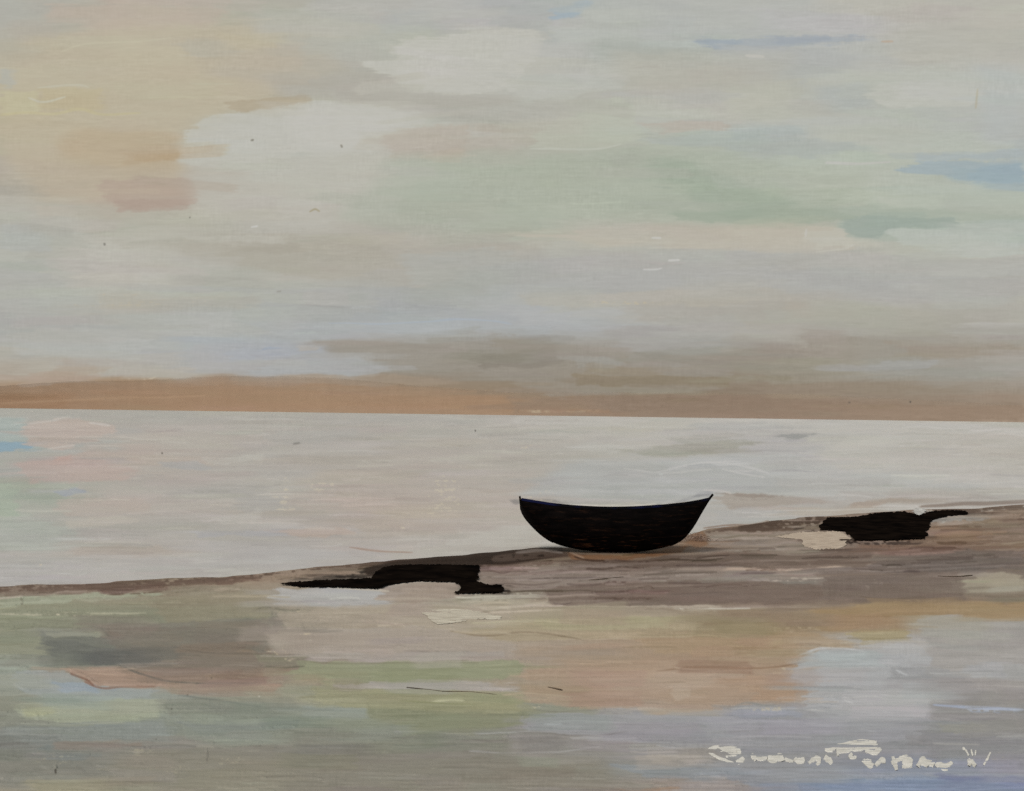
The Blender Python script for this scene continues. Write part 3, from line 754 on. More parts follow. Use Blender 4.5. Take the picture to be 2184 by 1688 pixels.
SHX, SHY = [-300, 0, 220, 480, 600, 700, 830, 960, 1060, 1150, 1250, 1400, 1480, 1580, 1680, 1780, 1900, 2090, 2184, 2484], [1268, 1250, 1243, 1230, 1218, 1208, 1196, 1186, 1178, 1170, 1166, 1156, 1138, 1122, 1107, 1099, 1091, 1083, 1076, 1060]
sand.strokes(260, 1100, 1290, 40, 200, 4, 14, 7.0, 0.5, 44, x0=1000, slope=-0.02)
P_([(1180,1190),(1640,1182),(1860,1172),(1862,1206),(1500,1216),(1210,1226)], (113,95,85), 5, .7)
P_([(1150,1258),(1250,1245),(1660,1240),(1760,1250),(1745,1286),(1480,1288),(1180,1293)], (121,103,93), 4, .75)
P_([(1740,1222),(2050,1214),(2060,1284),(1760,1290)], (120,104,95), 6, .65)
P_([(1090,1212),(1240,1204),(1560,1216),(1540,1238),(1250,1246),(1100,1250)], (138,122,112), 5, .6)
P_([(1860,1186),(2184,1168),(2184,1214),(1870,1222)], (112,99,93), 6, .6)
P_([(200,1342),(565,1328),(582,1388),(300,1404),(230,1372)], (124,114,104), 8, .55)
P_([(95,1362),(200,1375),(340,1402),(320,1414),(150,1416),(90,1388)], (104,106,102), 8, .5)
P_([(590,1244),(720,1222),(806,1212),(806,1240),(660,1246)], (78,68,60), 4, .8, 14, dry=.5)
P_([(720,1226),(815,1208),(815,1240),(740,1240)], (40,32,28), 4, .85, 16, dry=.7)
P_([(1010,1200),(1110,1186),(1200,1172),(1218,1178),(1110,1200),(1030,1216)], (84,66,55), 4, .75, 12, dry=.3)
P_([(790,1216),(830,1200),(960,1188),(1080,1180),(1060,1200),(1020,1212),(840,1218)], (50,35,28), 4, .85, 10, dry=.15)
P_([(1060,1190),(1190,1172),(1215,1178),(1120,1194)], (98,80,70), 4, .6, 10)
P_([(1960,1090),(2075,1086),(2140,1082),(2070,1100),(1990,1108)], (74,58,50), 3, .6, 12, dry=.4)
P_([(1590,1122),(1700,1108),(1765,1103),(1765,1132),(1660,1136)], (86,66,54), 4, .75, 14, dry=.4)
P_([(1690,1118),(1768,1106),(1768,1132),(1700,1136)], (44,34,30), 3, .8, 14, dry=.65)
P_([(1030,1246),(1092,1247),(1092,1267),(1030,1268)], (44,34,30), 3, .85, 12, dry=.6)
P_([(1790,1150),(2005,1144),(1990,1160),(1800,1164)], (70,54,47), 4, .75, 12, dry=.4)
sand.hairs(330, 4, 130, 44, 24, 0.8, 1.3, 4.0, 30, 200, 45, -0.03, x0=1000, follow=(SHX, SHY))
sand.hairs(170, 2, 40, 36, 30, 0.8, 1.3, 3.6, 30, 160, 46, -0.05, follow=(SHX, SHY))
sand.hairs(560, 1270, 1700, 20, 20, 0.7, 1.3, 3.6, 30, 190, 47)
sand.strokes(260, 1290, 1700, 60, 220, 10, 36, 5.5, 0.45, 48, tilt=0.04)
for i in range(len(SHX) - 1):
    sand.line([(SHX[i], SHY[i] + 3), ((SHX[i] + SHX[i + 1]) / 2, (SHY[i] + SHY[i + 1]) / 2 + 3), (SHX[i + 1], SHY[i + 1] + 3)], 5, (92, 72, 61), 0.7, 2, 0.55, 1.5)
LN([(780,1220),(880,1206),(980,1197),(1080,1189),(1150,1180),(1200,1174)], 20, (48,34,27), .9, 3, soft=2.5)
LN([(1050,1192),(1120,1184),(1180,1178),(1225,1178)], 12, (92,75,66), .7, 3, dry=.2, soft=2)
LN([(1575,1128),(1660,1118),(1720,1112),(1770,1108)], 18, (80,61,50), .8, 2, dry=.35, soft=2)
LN([(-100,1264),(60,1257),(200,1252),(350,1245),(450,1240),(560,1230)], 9, (104,83,72), .75, 2, dry=.25, soft=2)
LN([(1985,1096),(2060,1090),(2184,1084),(2300,1076)], 5, (96,76,64), .7, 2, dry=.3)
P_([(1205,1174),(1250,1182),(1330,1186),(1430,1174),(1475,1158),(1455,1180),(1330,1195),(1225,1190)], (128,88,60), 4, .75, 8)  # stronger painted shadow along the foot of the hull
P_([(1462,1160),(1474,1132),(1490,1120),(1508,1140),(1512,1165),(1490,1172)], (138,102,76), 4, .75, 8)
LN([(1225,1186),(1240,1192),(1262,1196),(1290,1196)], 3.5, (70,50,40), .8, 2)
LN([(1215,1176),(1232,1184),(1246,1190)], 3, (186,160,138), .45, 2)
LN([(1200,1178),(1150,1172),(1100,1178)], 4, (168,158,154), .5, 2)
sand.finish(2.2, 3.2, (-5, -5, -7), sat=0.84)
# @@END


# ------------------------------------------------------------------ helpers
def lin(c):
    c = np.asarray(c, float) / 255.0
    return np.where(c <= 0.04045, c / 12.92, ((c + 0.055) / 1.055) ** 2.4)


def tag(o, label=None, cat=None, group=None, kind=None):
    for k, v in (('label', label), ('category', cat), ('group', group), ('kind', kind)):
        if v:
            o[k] = v
    return o


def link(name, me, mat=None, parent=None):
    o = bpy.data.objects.new(name, me)
    COL.objects.link(o)
    if mat:
        me.materials.append(mat)
    if parent:
        o.parent = parent
    return o


def empty(name, loc, rz=0.0):
    o = bpy.data.objects.new(name, None)
    COL.objects.link(o)
    o.location = loc
    o.rotation_euler = (0, 0, rz)
    return o


def grid_mesh(name, V, rows, cols, colours=None, height=None, smooth=True):
    me = bpy.data.meshes.new(name)
    n = rows * cols
    i = np.arange(n).reshape(rows, cols)
    q = np.stack([i[:-1, :-1], i[:-1, 1:], i[1:, 1:], i[1:, :-1]], -1).reshape(-1, 4)
    me.vertices.add(n)
    me.vertices.foreach_set('co', np.ascontiguousarray(V, np.float32).ravel())
    me.loops.add(q.size)
    me.loops.foreach_set('vertex_index', q.ravel().astype(np.int32))
    me.polygons.add(len(q))
    me.polygons.foreach_set('loop_start', (np.arange(len(q)) * 4).astype(np.int32))
    me.polygons.foreach_set('loop_total', np.full(len(q), 4, np.int32))
    me.update(calc_edges=True)
    me.polygons.foreach_set('use_smooth', np.full(len(q), smooth))
    if colours is not None:
        a = me.color_attributes.new('pigment', 'FLOAT_COLOR', 'POINT')
        rgba = np.ones((n, 4), np.float32)
        rgba[:, :3] = colours
        a.data.foreach_set('color', rgba.ravel())
    if height is not None:
        a = me.attributes.new('relief', 'FLOAT', 'POINT')
        a.data.foreach_set('value', np.ascontiguousarray(height, np.float32).ravel())
    return me


def pigment_material(name, rough, spec, gain=(1, 1, 1), emit=False, bump=0.0, bump_scale=(1, 1, 1), bump_dist=0.02):
    m = bpy.data.materials.new(name)
    m.use_nodes = True
    t = m.node_tree
    t.nodes.clear()
    out = t.nodes.new('ShaderNodeOutputMaterial')
    at_ = t.nodes.new('ShaderNodeAttribute')
    at_.attribute_name = 'pigment'
    mul = t.nodes.new('ShaderNodeVectorMath')
    mul.operation = 'MULTIPLY'
    mul.inputs[1].default_value = gain
    t.links.new(at_.outputs['Color'], mul.inputs[0])
    if emit:
        e = t.nodes.new('ShaderNodeEmission')
        t.links.new(mul.outputs[0], e.inputs['Color'])
        t.links.new(e.outputs[0], out.inputs['Surface'])
        m.cycles.emission_sampling = 'NONE'
        return m
    b = t.nodes.new('ShaderNodeBsdfPrincipled')
    b.inputs['Roughness'].default_value = rough
    b.inputs['Specular IOR Level'].default_value = spec
    t.links.new(mul.outputs[0], b.inputs['Base Color'])
    if bump:
        tc = t.nodes.new('ShaderNodeTexCoord')
        mp = t.nodes.new('ShaderNodeMapping')
        mp.inputs['Scale'].default_value = bump_scale
        nz = t.nodes.new('ShaderNodeTexNoise')
        nz.inputs['Scale'].default_value = 1.0
        nz.inputs['Detail'].default_value = 4.0
        bp = t.nodes.new('ShaderNodeBump')
        bp.inputs['Strength'].default_value = bump
        bp.inputs['Distance'].default_value = bump_dist
        t.links.new(tc.outputs['Object'], mp.inputs['Vector'])
        t.links.new(mp.outputs[0], nz.inputs['Vector'])
        t.links.new(nz.outputs[0], bp.inputs['Height'])
        t.links.new(bp.outputs[0], b.inputs['Normal'])
    t.links.new(b.outputs[0], out.inputs['Surface'])
    return m


def plain_material(name, c1, c2, rough=0.8, spec=0.2, scale=(4, 4, 4), lo=0.35, hi=0.65, bump=0.0, flecks=None, zband=None):
    """Two pigments mixed by noise, with an optional third one in small flecks."""
    m = bpy.data.materials.new(name)
    m.use_nodes = True
    t = m.node_tree
    b = t.nodes['Principled BSDF']
    b.inputs['Roughness'].default_value = rough
    b.inputs['Specular IOR Level'].default_value = spec
    tc = t.nodes.new('ShaderNodeTexCoord')
    mp = t.nodes.new('ShaderNodeMapping')
    mp.inputs['Scale'].default_value = scale
    nz = t.nodes.new('ShaderNodeTexNoise')
    nz.inputs['Scale'].default_value = 1.0
    nz.inputs['Detail'].default_value = 6.0
    rp = t.nodes.new('ShaderNodeValToRGB')
    rp.color_ramp.elements[0].position, rp.color_ramp.elements[1].position = lo, hi
    rp.color_ramp.elements[0].color = (*c1, 1)
    rp.color_ramp.elements[1].color = (*c2, 1)
    t.links.new(tc.outputs['Object'], mp.inputs['Vector'])
    t.links.new(mp.outputs[0], nz.inputs['Vector'])
    t.links.new(nz.outputs[0], rp.inputs[0])
    col = rp.outputs[0]
    if flecks:
        fc, fs, flo, fhi = flecks
        mp2 = t.nodes.new('ShaderNodeMapping')
        mp2.inputs['Scale'].default_value = fs
        n2 = t.nodes.new('ShaderNodeTexNoise')
        n2.inputs['Scale'].default_value = 1.0
        n2.inputs['Detail'].default_value = 5.0
        n2.inputs['Roughness'].default_value = 0.7
        mr = t.nodes.new('ShaderNodeMapRange')
        mr.inputs['From Min'].default_value, mr.inputs['From Max'].default_value = flo, fhi
        mx = t.nodes.new('ShaderNodeMix')
        mx.data_type = 'RGBA'
        mx.inputs['B'].default_value = (*fc, 1)
        t.links.new(tc.outputs['Object'], mp2.inputs['Vector'])
        t.links.new(mp2.outputs[0], n2.inputs['Vector'])
        t.links.new(n2.outputs[0], mr.inputs['Value'])
        fac = mr.outputs[0]
        if zband:                                      # wear only low down
            sp_ = t.nodes.new('ShaderNodeSeparateXYZ')
            zr = t.nodes.new('ShaderNodeMapRange')
            zr.inputs['From Min'].default_value, zr.inputs['From Max'].default_value = zband
            zr.inputs['To Min'].default_value, zr.inputs['To Max'].default_value = 1.0, 0.12
            ml = t.nodes.new('ShaderNodeMath')
            ml.operation = 'MULTIPLY'
            t.links.new(tc.outputs['Object'], sp_.inputs[0])
            t.links.new(sp_.outputs['Z'], zr.inputs['Value'])
            t.links.new(fac, ml.inputs[0])
            t.links.new(zr.outputs[0], ml.inputs[1])
            fac = ml.outputs[0]
        t.links.new(fac, mx.inputs['Factor'])
        t.links.new(col, mx.inputs['A'])
        col = mx.outputs['Result']
    t.links.new(col, b.inputs['Base Color'])
    if bump:
        bp = t.nodes.new('ShaderNodeBump')
        bp.inputs['Strength'].default_value = bump
        bp.inputs['Distance'].default_value = 0.02
        t.links.new(nz.outputs[0], bp.inputs['Height'])
        t.links.new(bp.outputs[0], b.inputs['Normal'])
    return m


# ------------------------------------------------------------------ sky, far shore, water, beach
def axis(lo, hi, step, far_lo, far_hi, grow=1.35):
    a = list(np.arange(lo, hi + step, step))
    d, x = step, a[-1]
    while x < far_hi:
        d *= grow
        x += d
        a.append(x)
    d, x = step, a[0]
    b = []
    while x > far_lo:
        d *= grow
        x -= d
        b.append(x)
    return np.array(b[::-1] + a)


def build_sky():
    """A wall of cloud all along the seaward side, open overhead and behind the viewer."""
    R = 9000.0
    az = axis(-0.52, 0.52, 0.00065, -1.95, 1.95, 1.12)
    el = axis(-0.004, 0.37, 0.00055, -0.03, 1.0, 1.1)
    A, E = np.meshgrid(az, el)
    A, E = A.ravel(), E.ravel()
    V = np.stack([np.sin(A) * np.cos(E), np.cos(A) * np.cos(E), np.sin(E)], 1) * R
    # directions far outside the view repeat the nearest colours
    dz = np.cos(np.clip(A, -0.55, 0.55)) * np.cos(np.clip(E, -.03, .42))
    Vc = np.stack([np.sin(np.clip(A, -0.55, 0.55)) * np.cos(np.clip(E, -.03, .42)), dz, np.sin(np.clip(E, -.03, .42))], 1) * R
    x, y, _ = project(Vc)
    me = grid_mesh('sky', V, len(el), len(az), lin(sky.sample(x, y)))
    o = link('sky', me, pigment_material('overcast_sky', 1, 0, emit=True))
    return tag(o, kind='structure')


def build_shore():
    """Low land across the water: a long swell of ground about two kilometres off."""
    Y0 = 2300.0
    u = axis(-0.56, 0.56, 0.0011, -2.0, 2.0, 1.2)
    t = np.concatenate([np.linspace(0, 1, 46), [1.15, 1.6]])
    top_x = [-300, 0, 140, 300, 480, 700, 900, 1092, 1400, 1700, 2000, 2184, 2500]
    top_y = [826, 824, 814, 812, 802, 806, 824, 838, 838, 842, 856, 866, 872]
    px = CX + F * u
    hor = 868 + 30 * px / 2184
    top = np.interp(px, top_x, top_y)
    rg = np.random.default_rng(5)
    k = np.interp(np.arange(len(u)), np.arange(0, len(u) + 12, 6), rg.normal(0, 0.5, len(np.arange(0, len(u) + 12, 6))))
    k2 = 0
    crest = np.maximum((hor - top + k + k2), 3) / F * (Y0 + 420) + EYE
    T, U = np.meshgrid(t, u, indexing='ij')
    Cz = np.broadcast_to(crest, T.shape)
    Z = np.where(T <= 1, -0.6 + (Cz + 0.6) * np.sin(np.clip(T, 0, 1) * np.pi / 2) ** 0.9, Cz - (T - 1) * 60)
    D = Y0 + 420 * T
    V = np.stack([U * D, D, Z], -1).reshape(-1, 3)
    x, y, _ = project(V)
    me = grid_mesh('hills', V, len(t), len(u), lin(sky.sample(np.clip(x, -280, 2464), y)))
    o = link('hills', me, pigment_material('far_heath', 0.9, 0.0, GAIN_HILL))
    return tag(o, kind='structure')


SHORE_X = [-3000, -300, 0, 100, 220, 350, 480, 550, 600, 700, 830, 960, 1060, 1150, 1210, 1250, 1330, 1400, 1450, 1480, 1510, 1580, 1680, 1780, 1900, 2000, 2090, 2184, 2484, 5000]
SHORE_Y = [1300, 1268, 1250, 1246, 1243, 1236, 1230, 1224, 1218, 1208, 1196, 1186, 1178, 1170, 1168, 1166, 1162, 1156, 1146, 1138, 1130, 1122, 1107, 1099, 1091, 1087, 1083, 1076, 1060, 1045]
GAIN_HILL = (1.0, 1.0, 1.0)
GAIN_SEA = (1.03, 1.035, 1.035)
GAIN_SAND = (1.02, 1.03, 1.02)


def level(us, vs):
    """Ground positions from bearing u = x / depth and v = frame units below the eye level."""
    U, Vv = np.meshgrid(us, vs)
    D = EYE * F / Vv
    return U.ravel() * D.ravel(), D.ravel(), Vv.ravel()


def build_sea():
    us = axis(-0.50, 0.50, 0.00065, -2.2, 2.2, 1.15)
    vs_ = np.concatenate([[2.2, 2.8, 3.5], np.arange(4.5, 420, 1.35)])
    X, Y, Vv = level(us, vs_)
    P = np.stack([X, Y, np.zeros_like(X)], 1)
    x, y, _ = project(P)
    me = grid_mesh('sea', P, len(vs_), len(us), lin(sea.sample(np.clip(x, -280, 2464), y)))
    o = link('sea', me, pigment_material('calm_water_painted_sky', 0.45, 0.08, GAIN_SEA, bump=0.25, bump_scale=(0.5, 2.2, 1), bump_dist=0.05))  # pale tone stands for reflected sky, painted into the base colour
    return tag(o, kind='structure')


def build_beach():
    us = axis(-0.50, 0.50, 0.00065, -2.2, 2.2, 1.15)
    vs_ = np.concatenate([np.arange(140, 860, 1.3), 860 * 1.06 ** np.arange(1, 22)])
    X, Y, Vv = level(us, vs_)
    P = np.stack([X, Y, np.zeros_like(X)], 1)
    x, y, z = project(P)
    sh = np.interp(x, SHORE_X, SHORE_Y)
    wig = sand.sample(np.clip(x, -280, 2464), np.clip(y, -290, 1960), N_STREAK) * 2.2
    s = y + wig - sh
    h = sand.sample(np.clip(x, -280, 2464), np.clip(y, -290, 1960), sand.h)
    near = np.clip((s - 2) / 8, 0, 1)
    P[:, 2] = 0.028 * np.tanh(s / 4.0) + 0.009 * h * near
    x2, y2, _ = project(P)
    c = sand.sample(np.clip(x2, -280, 2464), np.clip(y2, -290, 1960))
    me = grid_mesh('beach', P, len(vs_), len(us), lin(c))
    o = link('beach', me, pigment_material('wet_sand', 0.75, 0.06, GAIN_SAND, bump=0.25, bump_scale=(9, 26, 9), bump_dist=0.01))
    return tag(o, kind='structure')


build_sky()
build_shore()
build_sea()
build_beach()
GROUND = 0.03                                        # mean level of the sand above the water


# ------------------------------------------------------------------ the boat
def build_boat():
    base = at(1312, 1179, GROUND)
    D = base[1]
    k = D / F                                        # metres per frame unit at the boat
    root = empty('rowing_boat', Vector(base), 0.0)
    tag(root, 'black tarred wooden rowing boat resting on the shoreline', 'boat')
    sheer = chaikin([(1108, 1067), (1131, 1070.5), (1174, 1077), (1225, 1081.5), (1288, 1083.5), (1352, 1081.5), (1416, 1076), (1467, 1070), (1514, 1060)], 2, False)
    keel = chaikin([(1107, 1070), (1110, 1091), (1121, 1111), (1153, 1143), (1179, 1159), (1208, 1168), (1250, 1175), (1327, 1178), (1380, 1174), (1432, 1162), (1458, 1147), (1479, 1120), (1495, 1091), (1513, 1062)], 2, False)
    NS, NQ = 72, 15
    # frame position -> boat coordinates (x along the boat, z up)
    def bx(px):
        return (px - 1312) * k
    def bz(py):
        return (1179 - py) * k
    ts = np.linspace(0, 1, NS)
    xs = 1110 + (1513.5 - 1110) * (0.5 - 0.5 * np.cos(np.pi * ts)) ** 0.92
    zs = np.interp(xs, sheer[:, 0], sheer[:, 1])
    zk = np.interp(xs, keel[:, 0], keel[:, 1])
    w = np.clip((xs - 1109.5) / (1514 - 1109.5), 0, 1)
    half = 0.68 * (np.clip(1 - np.abs((w - 0.46) / 0.54) ** 2.5, 0, 1)) ** 0.75 + 0.012 + 0.10 * np.clip(1 - w * 5, 0, 1) ** 2
    qs = np.linspace(0, 1, NQ)
    LEAN = math.radians(5.0)

    def shell(side, inset):
        V = np.zeros((NS, NQ, 3))
        for i in range(NS):
            hgt = max(zk[i] - zs[i], 1.0) * k
            hb = max(half[i] - inset, 0.004)
            for j, q in enumerate(qs):
                yq = hb * (1 - (1 - q) ** 2.3) ** 0.62
                lap = 0.008 * ((q * 6) % 1.0) if inset == 0 else 0.0
                V[i, j] = (bx(xs[i]), side * (yq + lap * min(1, hb * 6)), bz(zk[i]) + inset * (1 - q) * 0.9 + (hgt - inset * (1 - q) * 0.9) * q)
        return V

    def lean(v):
        y, z = v[..., 1].copy(), v[..., 2].copy()
        v[..., 1] = y * math.cos(LEAN) + z * math.sin(LEAN)      # away from the viewer
        v[..., 2] = -y * math.sin(LEAN) + z * math.cos(LEAN)
        return v

    bm = bmesh.new()

    def skin(V, flip):
        g = [[bm.verts.new(V[i, j]) for j in range(NQ)] for i in range(NS)]
        for i in range(NS - 1):
            for j in range(NQ - 1):
                f = [g[i][j], g[i + 1][j], g[i + 1][j + 1], g[i][j + 1]]
                bm.faces.new(f[::-1] if flip else f)
        return g
    o1, o2 = skin(lean(shell(-1, 0)), False), skin(lean(shell(1, 0)), True)
    i1, i2 = skin(lean(shell(-1, 0.03)), True), skin(lean(shell(1, 0.03)), False)
    for o_, i_, fl in ((o1, i1, 0), (o2, i2, 1)):
        for i in range(NS - 1):
            f = [o_[i][-1], o_[i + 1][-1], i_[i + 1][-1], i_[i][-1]]
            bm.faces.new(f[::-1] if fl else f)
    for a, b, fl in ((o1, o2, 0), (i1, i2, 1)):           # the narrow board closing the blunt end
        for j in range(NQ - 1):
            f = [a[0][j], a[0][j + 1], b[0][j + 1], b[0][j]]
            bm.faces.new(f[::-1] if fl else f)
    bm.faces.new([o1[0][-1], i1[0][-1], i2[0][-1], o2[0][-1]])
    bmesh.ops.remove_doubles(bm, verts=bm.verts, dist=0.002)
    me = bpy.data.meshes.new('hull')
    bm.to_mesh(me)
    bm.free()
    me.polygons.foreach_set('use_smooth', np.full(len(me.polygons), True))
    tar = plain_material('black_tar', (0.0022, 0.0018, 0.0017), (0.006, 0.0045, 0.004), 0.85, 0.03, (3, 3, 14), flecks=((0.17, 0.075, 0.035), (2.4, 2.4, 18), 0.55, 0.70), bump=0.4, zband=(0.12, 0.5))
    link('hull', me, tar, root)
    blue = plain_material('dark_blue_paint', (0.003, 0.003, 0.004), (0.006, 0.008, 0.035), 0.7, 0.05, (1.1, 1, 1), 0.45, 0.56)
    dark = plain_material('dark_wood', (0.004, 0.0035, 0.0033), (0.010, 0.008, 0.007), 0.8, 0.1, (3, 12, 12))

    def rail(side, name, mat, i0, i1_, w0, h0, dz):
        bm = bmesh.new()
        ring = []
        for i in range(i0, i1_):
            y = side * (half[i] - 0.012)
            z = bz(zs[i]) + dz
            x = bx(xs[i])
            c = [(x, y + side * w0, z - h0), (x, y + side * w0, z + 0.004), (x, y - side * 0.03, z + 0.004), (x, y - side * 0.03, z - h0)]
            arr = lean(np.array(c))
            ring.append([bm.verts.new(p) for p in arr])
        for a, b in zip(ring[:-1], ring[1:]):
            for q in range(4):
                bm.faces.new([a[q], a[(q + 1) % 4], b[(q + 1) % 4], b[q]])
        bm.faces.new(ring[0])
        bm.faces.new(ring[-1][::-1])
        bmesh.ops.recalc_face_normals(bm, faces=bm.faces)
        me = bpy.data.meshes.new(name)
        bm.to_mesh(me)
        bm.free()
        return link(name, me, mat, root)
    chalk = plain_material('chalky_paint', (0.30, 0.28, 0.24), (0.62, 0.60, 0.54), 0.8, 0.1, (4, 9, 9))
    rail(-1, 'gunwale', blue, 2, NS - 2, 0.022, 0.05, 0.006)['label'] = 'near gunwale with worn dark blue paint'
    rail(1, 'gunwale', chalk, 9, NS - 16, 0.022, 0.035, 0.006)['label'] = 'far gunwale with pale chalky paint'

    def bar(name, pts, wy, wz, mat):
        """A square timber through the given (x, z) points on the centre line."""
        bm = bmesh.new()
        ring = []
        pts = np.array(pts, float)
        tg = np.gradient(pts, axis=0)
        tg /= np.linalg.norm(tg, axis=1)[:, None]
        for (x, z), (tx, tz) in zip(pts, tg):
            nx, nz = -tz, tx
            c = [(x + nx * wz, -wy, z + nz * wz), (x + nx * wz, wy, z + nz * wz), (x - nx * wz, wy, z - nz * wz), (x - nx * wz, -wy, z - nz * wz)]
            ring.append([bm.verts.new(p) for p in lean(np.array(c))])
        for a, b in zip(ring[:-1], ring[1:]):
            for q in range(4):
                bm.faces.new([a[q], a[(q + 1) % 4], b[(q + 1) % 4], b[q]])
        bm.faces.new(ring[0])
        bm.faces.new(ring[-1])
        bmesh.ops.recalc_face_normals(bm, faces=bm.faces)
        me = bpy.data.meshes.new(name)
        bm.to_mesh(me)
        bm.free()
        return link(name, me, mat, root)
    kx = np.linspace(1160, 1440, 30)
    bar('keel', [(bx(a), bz(np.interp(a, keel[:, 0], keel[:, 1])) + 0.004) for a in kx], 0.022, 0.016, tar)
    sx = np.linspace(1428, 1521, 18)
    bar('stem', [(bx(a), bz(np.interp(a, np.append(keel[:, 0], 1524), np.append(keel[:, 1], 1049)))) for a in sx], 0.026, 0.022, tar)
    sp = np.linspace(1180, 1110.5, 18)
    bar('sternpost', [(bx(a), bz(np.interp(a, keel[:, 0], keel[:, 1]))) for a in sp] + [(bx(1107.5), bz(1062))], 0.024, 0.02, tar)
    for px in (1215, 1305, 1390):                      # seats across the boat
        i = int(np.argmin(np.abs(xs - px)))
        hb, z = half[i] - 0.05, bz(zs[i]) - 0.20
        bm = bmesh.new()
        bmesh.ops.create_cube(bm, size=1.0)
        for v in bm.verts:
            p = lean(np.array([bx(px) + v.co.x * 0.2, v.co.y * 2 * hb * 0.9, z + v.co.z * 0.03]))
            v.co = p
        me = bpy.data.meshes.new('thwart')
        bm.to_mesh(me)
        bm.free()
        link('thwart', me, dark, root)
    return root


build_boat()


# ------------------------------------------------------------------ rocks, stones, wrack and sticks on the shore
def slab(name, outline, thick, mat, label, cat, jag=0.03, crown=0.35, seed=1, group=None, round_=0):
    """A low rock whose foot follows the outline on the sand: bevelled rim, uneven crown."""
    r = random.Random(seed)
    p = chaikin(outline, round_)
    # resample evenly
    q = np.vstack([p, p[:1]])
    L = np.concatenate([[0], np.cumsum(np.hypot(*np.diff(q, axis=0).T))])
    n = int(max(60, L[-1] / 3))
    s = np.linspace(0, L[-1], n, endpoint=False)
    p = np.stack([np.interp(s, L, q[:, 0]), np.interp(s, L, q[:, 1])], 1)
    TOP = GROUND + (0.012 if thick > 0.01 else 0.006)
    tg = np.abs(np.roll(p, -1, 0) - np.roll(p, 1, 0))
    up = tg[:, 1] / (np.hypot(tg[:, 0], tg[:, 1]) + 1e-6)
    W3 = [at(a + r.gauss(0, 1.0 + 2.4 * e ** 2), b + r.gauss(0, 0.7), TOP) for (a, b), e in zip(p, up)]
    c = np.mean(W3, 0)
    bm = bmesh.new()
    lo = [bm.verts.new((w[0] - c[0], w[1] - c[1], -0.03)) for w in W3]
    mid = [bm.verts.new((w[0] - c[0], w[1] - c[1], thick * (0.55 + 0.3 * r.random()))) for w in W3]
    f_top = []
    N = len(lo)
    for i in range(N):
        j = (i + 1) % N
        bm.faces.new([lo[i], lo[j], mid[j], mid[i]])
    top = bm.faces.new(mid)
    bm.normal_update()
    if top.normal.z < 0:
        for f in bm.faces:
            f.normal_flip()
    res2 = bmesh.ops.triangulate(bm, faces=[top])
    inner = set(v for f in res2['faces'] for v in f.verts)
    ed = list(set(e for f in res2['faces'] for e in f.edges))
    sub = bmesh.ops.subdivide_edges(bm, edges=ed, cuts=2, use_grid_fill=True)
    rim = set(lo) | set(mid)
    for v in bm.verts:
        if v not in rim:
            v.co.z = thick * (1 + 0.25 * (r.random() - 0.5))
    bmesh.ops.recalc_face_normals(bm, faces=bm.faces)
    me = bpy.data.meshes.new(name)
    bm.to_mesh(me)
    bm.free()
    o = link(name, me, mat)
    o.location = (c[0], c[1], TOP)
    return tag(o, label, cat, group)


black = plain_material('black_rock', (0.0022, 0.0018, 0.0016), (0.008, 0.0055, 0.004), 0.9, 0.0, (2, 2, 6), flecks=((0.07, 0.045, 0.030), (3, 12, 9), 0.62, 0.84), bump=0.3)
cream = plain_material('cream_stone', (0.34, 0.27, 0.20), (0.50, 0.42, 0.32), 0.85, 0.1, (3, 12, 6), bump=0.3)
pale = plain_material('pale_stone', (0.38, 0.34, 0.26), (0.56, 0.52, 0.41), 0.85, 0.1, (3, 14, 6), bump=0.3)
grey = plain_material('grey_stone', (0.30, 0.29, 0.26), (0.55, 0.54, 0.49), 0.8, 0.15, (6, 6, 6), bump=0.3)

slab('rock', [(597,1246.6),(651,1242.5),(719,1238.4),(793,1235.7),(801,1223),(818,1212),(850,1207),(938,1206),(1025,1208),(1020,1221),(1014,1242),(1030,1246.6),(1047,1250),(1073,1249.3),(1075,1265),(1020,1267),(966,1268),(985,1258),(982,1250),(968,1243),(897,1241),(842,1247),(807,1257),(782,1256),(709,1254),(638,1253.4),(605,1248)],
     0.02, black, 'long ragged black rock with a thin pointed end, left of the boat', 'rock', seed=3)
slab('rock', [(1746,1124),(1763,1106),(1823,1104),(1875,1095),(1929,1092),(1945,1097),(1959,1101),(1981,1093),(2025,1090),(2065,1091),(2064,1098),(2025,1101),(1992,1110),(1981,1121),(1976,1150),(1902,1153),(1820,1154),(1815,1143),(1795,1134),(1752,1132)],
     0.025, black, 'broad blocky black rock at the water edge right of the boat', 'rock', seed=4)
slab('flat_stone', [(1656,1146),(1703,1136),(1790,1134),(1812,1146),(1804,1162),(1790,1171),(1741,1173),(1712,1166),(1712,1152)],
     0.008, cream, 'cream flat stone in the sand just left of the blocky black rock', 'stone', seed=5)
slab('flat_stone', [(905,1303),(951,1300),(998,1301),(1040,1310),(1069,1315),(1071,1323),(1020,1321),(965,1330),(932,1333),(912,1319)],
     0.006, pale, 'pale yellow flat stone on the sand below the ragged black rock', 'stone', seed=6)
slab('pebble', [(1945,1090),(1960,1086),(1976,1089),(1972,1097),(1960,1101),(1950,1097)],
     0.035, grey, 'small pale grey pebble in the notch of the blocky black rock', 'pebble', seed=7)


